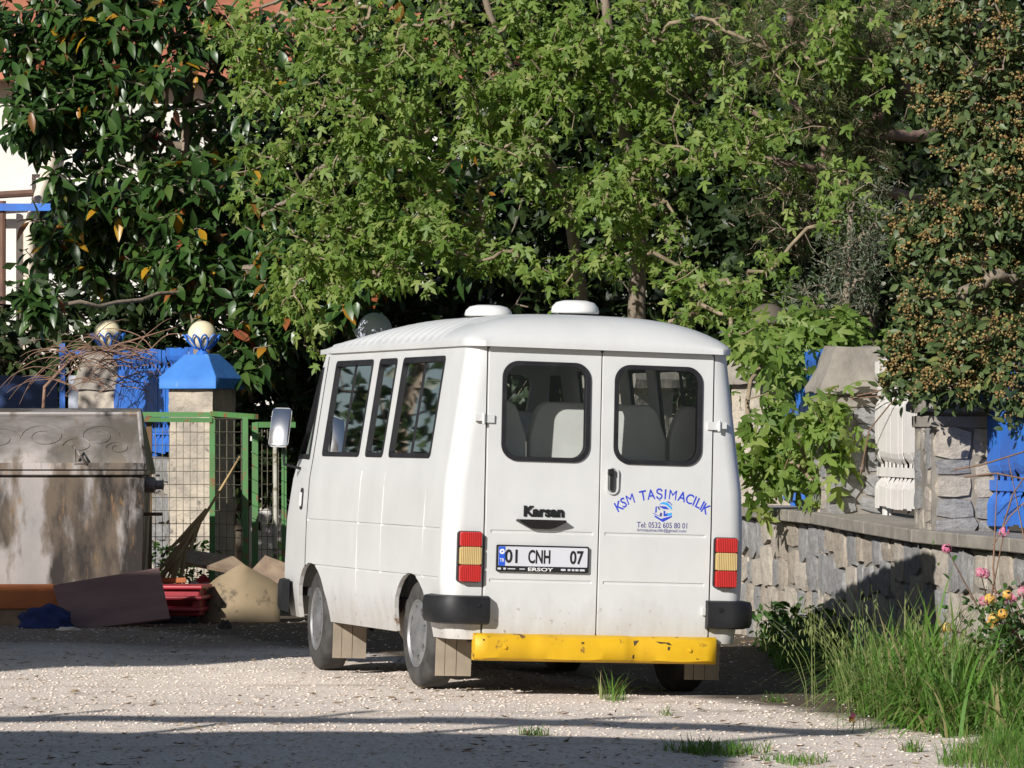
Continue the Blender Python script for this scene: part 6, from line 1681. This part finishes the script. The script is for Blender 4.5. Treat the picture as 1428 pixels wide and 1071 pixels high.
herb_mass('gate_weed', 500, (-2.25, -1.75), (43.8, 45.0), (0.0, 0.50), 0.09, 'herb', 'green weeds behind the thin white post', 'weeds', 3)

# flowering shrub before the wall at the right
fs = empty('flowering_shrub', (3.0, 29.6, 0), 0, 'straggling shrub with pink and yellow flower heads in front of the low wall', 'shrub')
org = Vector((3.0, 29.6, 0))
HEADS = [(1320, 765, 'pink'), (1367, 798, 'pink'), (1373, 800, 'pink'), (1372, 838, 'pink'), (1400, 742, 'pink'), (1408, 838, 'pink'), (1412, 834, 'pink'), (1404, 830, 'yellow'), (1398, 856, 'yellow'), (1385, 862, 'yellow'), (1383, 871, 'yellow'), (1320, 875, 'yellow'), (1380, 835, 'yellow'), (1425, 825, 'pink')]
tips = []
for px, py, c in HEADS:
    Y = random.uniform(28.9, 29.6); p = at(px, py, Y) - org; tips.append((p, c))
b_ = bmesh.new()
for p, c in tips:
    s = Vector((random.uniform(-.1, .35), random.uniform(-.2, .3), 0)); mid = s.lerp(p, 0.55) + Vector((random.uniform(-.08, .08), 0, 0.08)); tube(b_, [s, s.lerp(mid, .5) + Vector((.02, 0, .03)), mid, p.lerp(mid, .4), p], [0.008, 0.007, 0.006, 0.004, 0.003], 4, False)
for k in range(14):
    s = Vector((random.uniform(0.0, .6), random.uniform(-.3, .4), 0)); e = s + Vector((random.uniform(-.35, .45), random.uniform(-.3, .2), random.uniform(0.5, 1.5))); mid = s.lerp(e, .5) + Vector((random.uniform(-.1, .15), 0, .1)); tube(b_, [s, mid, e], [0.008, 0.006, 0.002], 4, False)
link('stem_network', bm_mesh('stem_network', b_, True), M['dry_vine'], fs)['kind'] = 'stuff'
fl = blade(0.8, 2, 0.25, 0.15)
for p, c in tips:
    n = 26; u = unit(rng.normal(size=(n, 3))); u[:, 1] = -np.abs(u[:, 1]); Q = u * 0.030
    Wv = np.einsum('nij,kj->nki', frames(np.cross(u, rng.normal(size=(n, 3))), u), fl[0] - np.array([.5, 0, 0])) * 0.024 + Q[:, None]
    link('flower_head', np_mesh('flower_head', Wv.reshape(-1, 3), (fl[1][None] + (np.arange(n) * len(fl[0]))[:, None, None]).reshape(-1, 3)), M['petal_' + c], fs, p)
P = []
for k in range(950):
    p, c = random.choice(tips); t = random.random(); q = Vector((0.15, 0, 0)).lerp(p, 0.25 + 0.7 * t) + Vector((random.gauss(0, .10), random.gauss(0, .12), random.gauss(0, .09)))
    if q.z > 0.03 and (q.z < 0.62 or random.random() < 0.25): P.append(q[:])
P = np.array(P); n = len(P)
put_leaves(fs, [blade(0.6, 2, 0.2, 0.2)], P, frames(rng.normal(0, 1, (n, 3)), np.array([0, -.3, .8]) + rng.normal(0, .5, (n, 3))), rng.uniform(0.03, 0.065, n), M['herb'], 0)
bm = bmesh.new(); n = 12; v = at(1188, 1005, 27.3) 
ff = empty('fallen_flower', (v.x, v.y, ground_z(v.x, v.y)), 0, 'single pink and yellow flower standing at the gravel edge below the tall grass', 'flower')
bm = bmesh.new(); tube(bm, [(0, 0, 0), (0.01, 0, 0.05), (0, 0, 0.09)], 0.003, 4); link('stalk', bm_mesh('stalk', bm), M['grass'], ff)
for c, o_ in (('pink', 0.0), ('yellow', 0.02)):
    n = 20; u = unit(rng.normal(size=(n, 3))); Wv = np.einsum('nij,kj->nki', frames(np.cross(u, rng.normal(size=(n, 3))), u), fl[0] - np.array([.5, 0, 0])) * 0.02 + (u * 0.018)[:, None]
    link('bloom', np_mesh('bloom', Wv.reshape(-1, 3), (fl[1][None] + (np.arange(n) * len(fl[0]))[:, None, None]).reshape(-1, 3)), M['petal_' + c], ff, (0, 0, 0.10 - o_))

# bare vine tumbling over the left pillar and panel
dv = empty('dry_vine', (-4.2, 50.2, 0), 0, 'tangle of bare reddish brown vine stems hanging over the left pillar and blue slats', 'vine')
org = Vector((-4.2, 50.2, 0))
b_ = bmesh.new()
for k in range(72):
    px = random.uniform(85, 212); py = random.uniform(485, 512) if random.random() < 0.6 else random.uniform(500, 550)
    s = 1 if random.random() < 0.42 else -1; Y = random.uniform(48.9, 49.7) + (0.5 if px > 180 else 0)
    p = at(px, py, Y); d = Vector((s * random.uniform(.4, 1.0), random.uniform(-.25, .1), random.uniform(-.05, .75))).normalized(); pts = [p]
    L = random.uniform(0.05, 0.10)
    for i in range(9):
        pts.append(pts[-1] + d * L); d = (d + Vector((random.gauss(0, .13), random.gauss(0, .1), -0.19 + random.gauss(0, .10)))).normalized()
    tube(b_, rel(pts, org), [0.0075 - 0.0006 * i for i in range(10)], 4, False)
tag(link('stem_tangle', bm_mesh('stem_tangle', b_, True), M['dry_vine'], dv), kind='stuff')
b_ = bmesh.new(); tube(b_, rel([at(60, 575, 49.5), at(62, 540, 49.6), at(100, 500, 49.8), at(200, 470, 50), at(250, 455, 50)], org), [0.02, 0.018, 0.014, 0.01, 0.005], 6); link('main_stem', bm_mesh('main_stem', b_, True), M['dry_vine'], dv)
# thin runners on the right fence
rv = empty('bare_runner', (2.7, 36.5, 0), 0, 'thin bare runners trailing across the white and blue fence panels', 'vine')
org = Vector((2.7, 36.5, 0))
for pts in ([(1090, 665, 38.2), (1110, 610, 38.0), (1150, 560, 37.6), (1215, 548, 36.9), (1262, 535, 36.2)], [(1200, 660, 37.0), (1212, 600, 36.9), (1240, 565, 36.4), (1262, 545, 36.0)], [(1330, 655, 32.4), (1370, 648, 32.2), (1428, 630, 31.5)], [(1345, 665, 32.3), (1390, 660, 32), (1428, 668, 31.4)], [(1395, 745, 30.2), (1412, 690, 30.6), (1432, 660, 30.8)], [(1385, 760, 30.0), (1408, 720, 30.2), (1440, 690, 30.2)], [(1150, 575, 37.8), (1190, 556, 37.2), (1230, 552, 36.6)]):
    b_ = bmesh.new(); tube(b_, rel([at(*p) for p in pts], org), 0.006, 4, False); link('runner', bm_mesh('runner', b_, True), M['dry_vine'], rv)
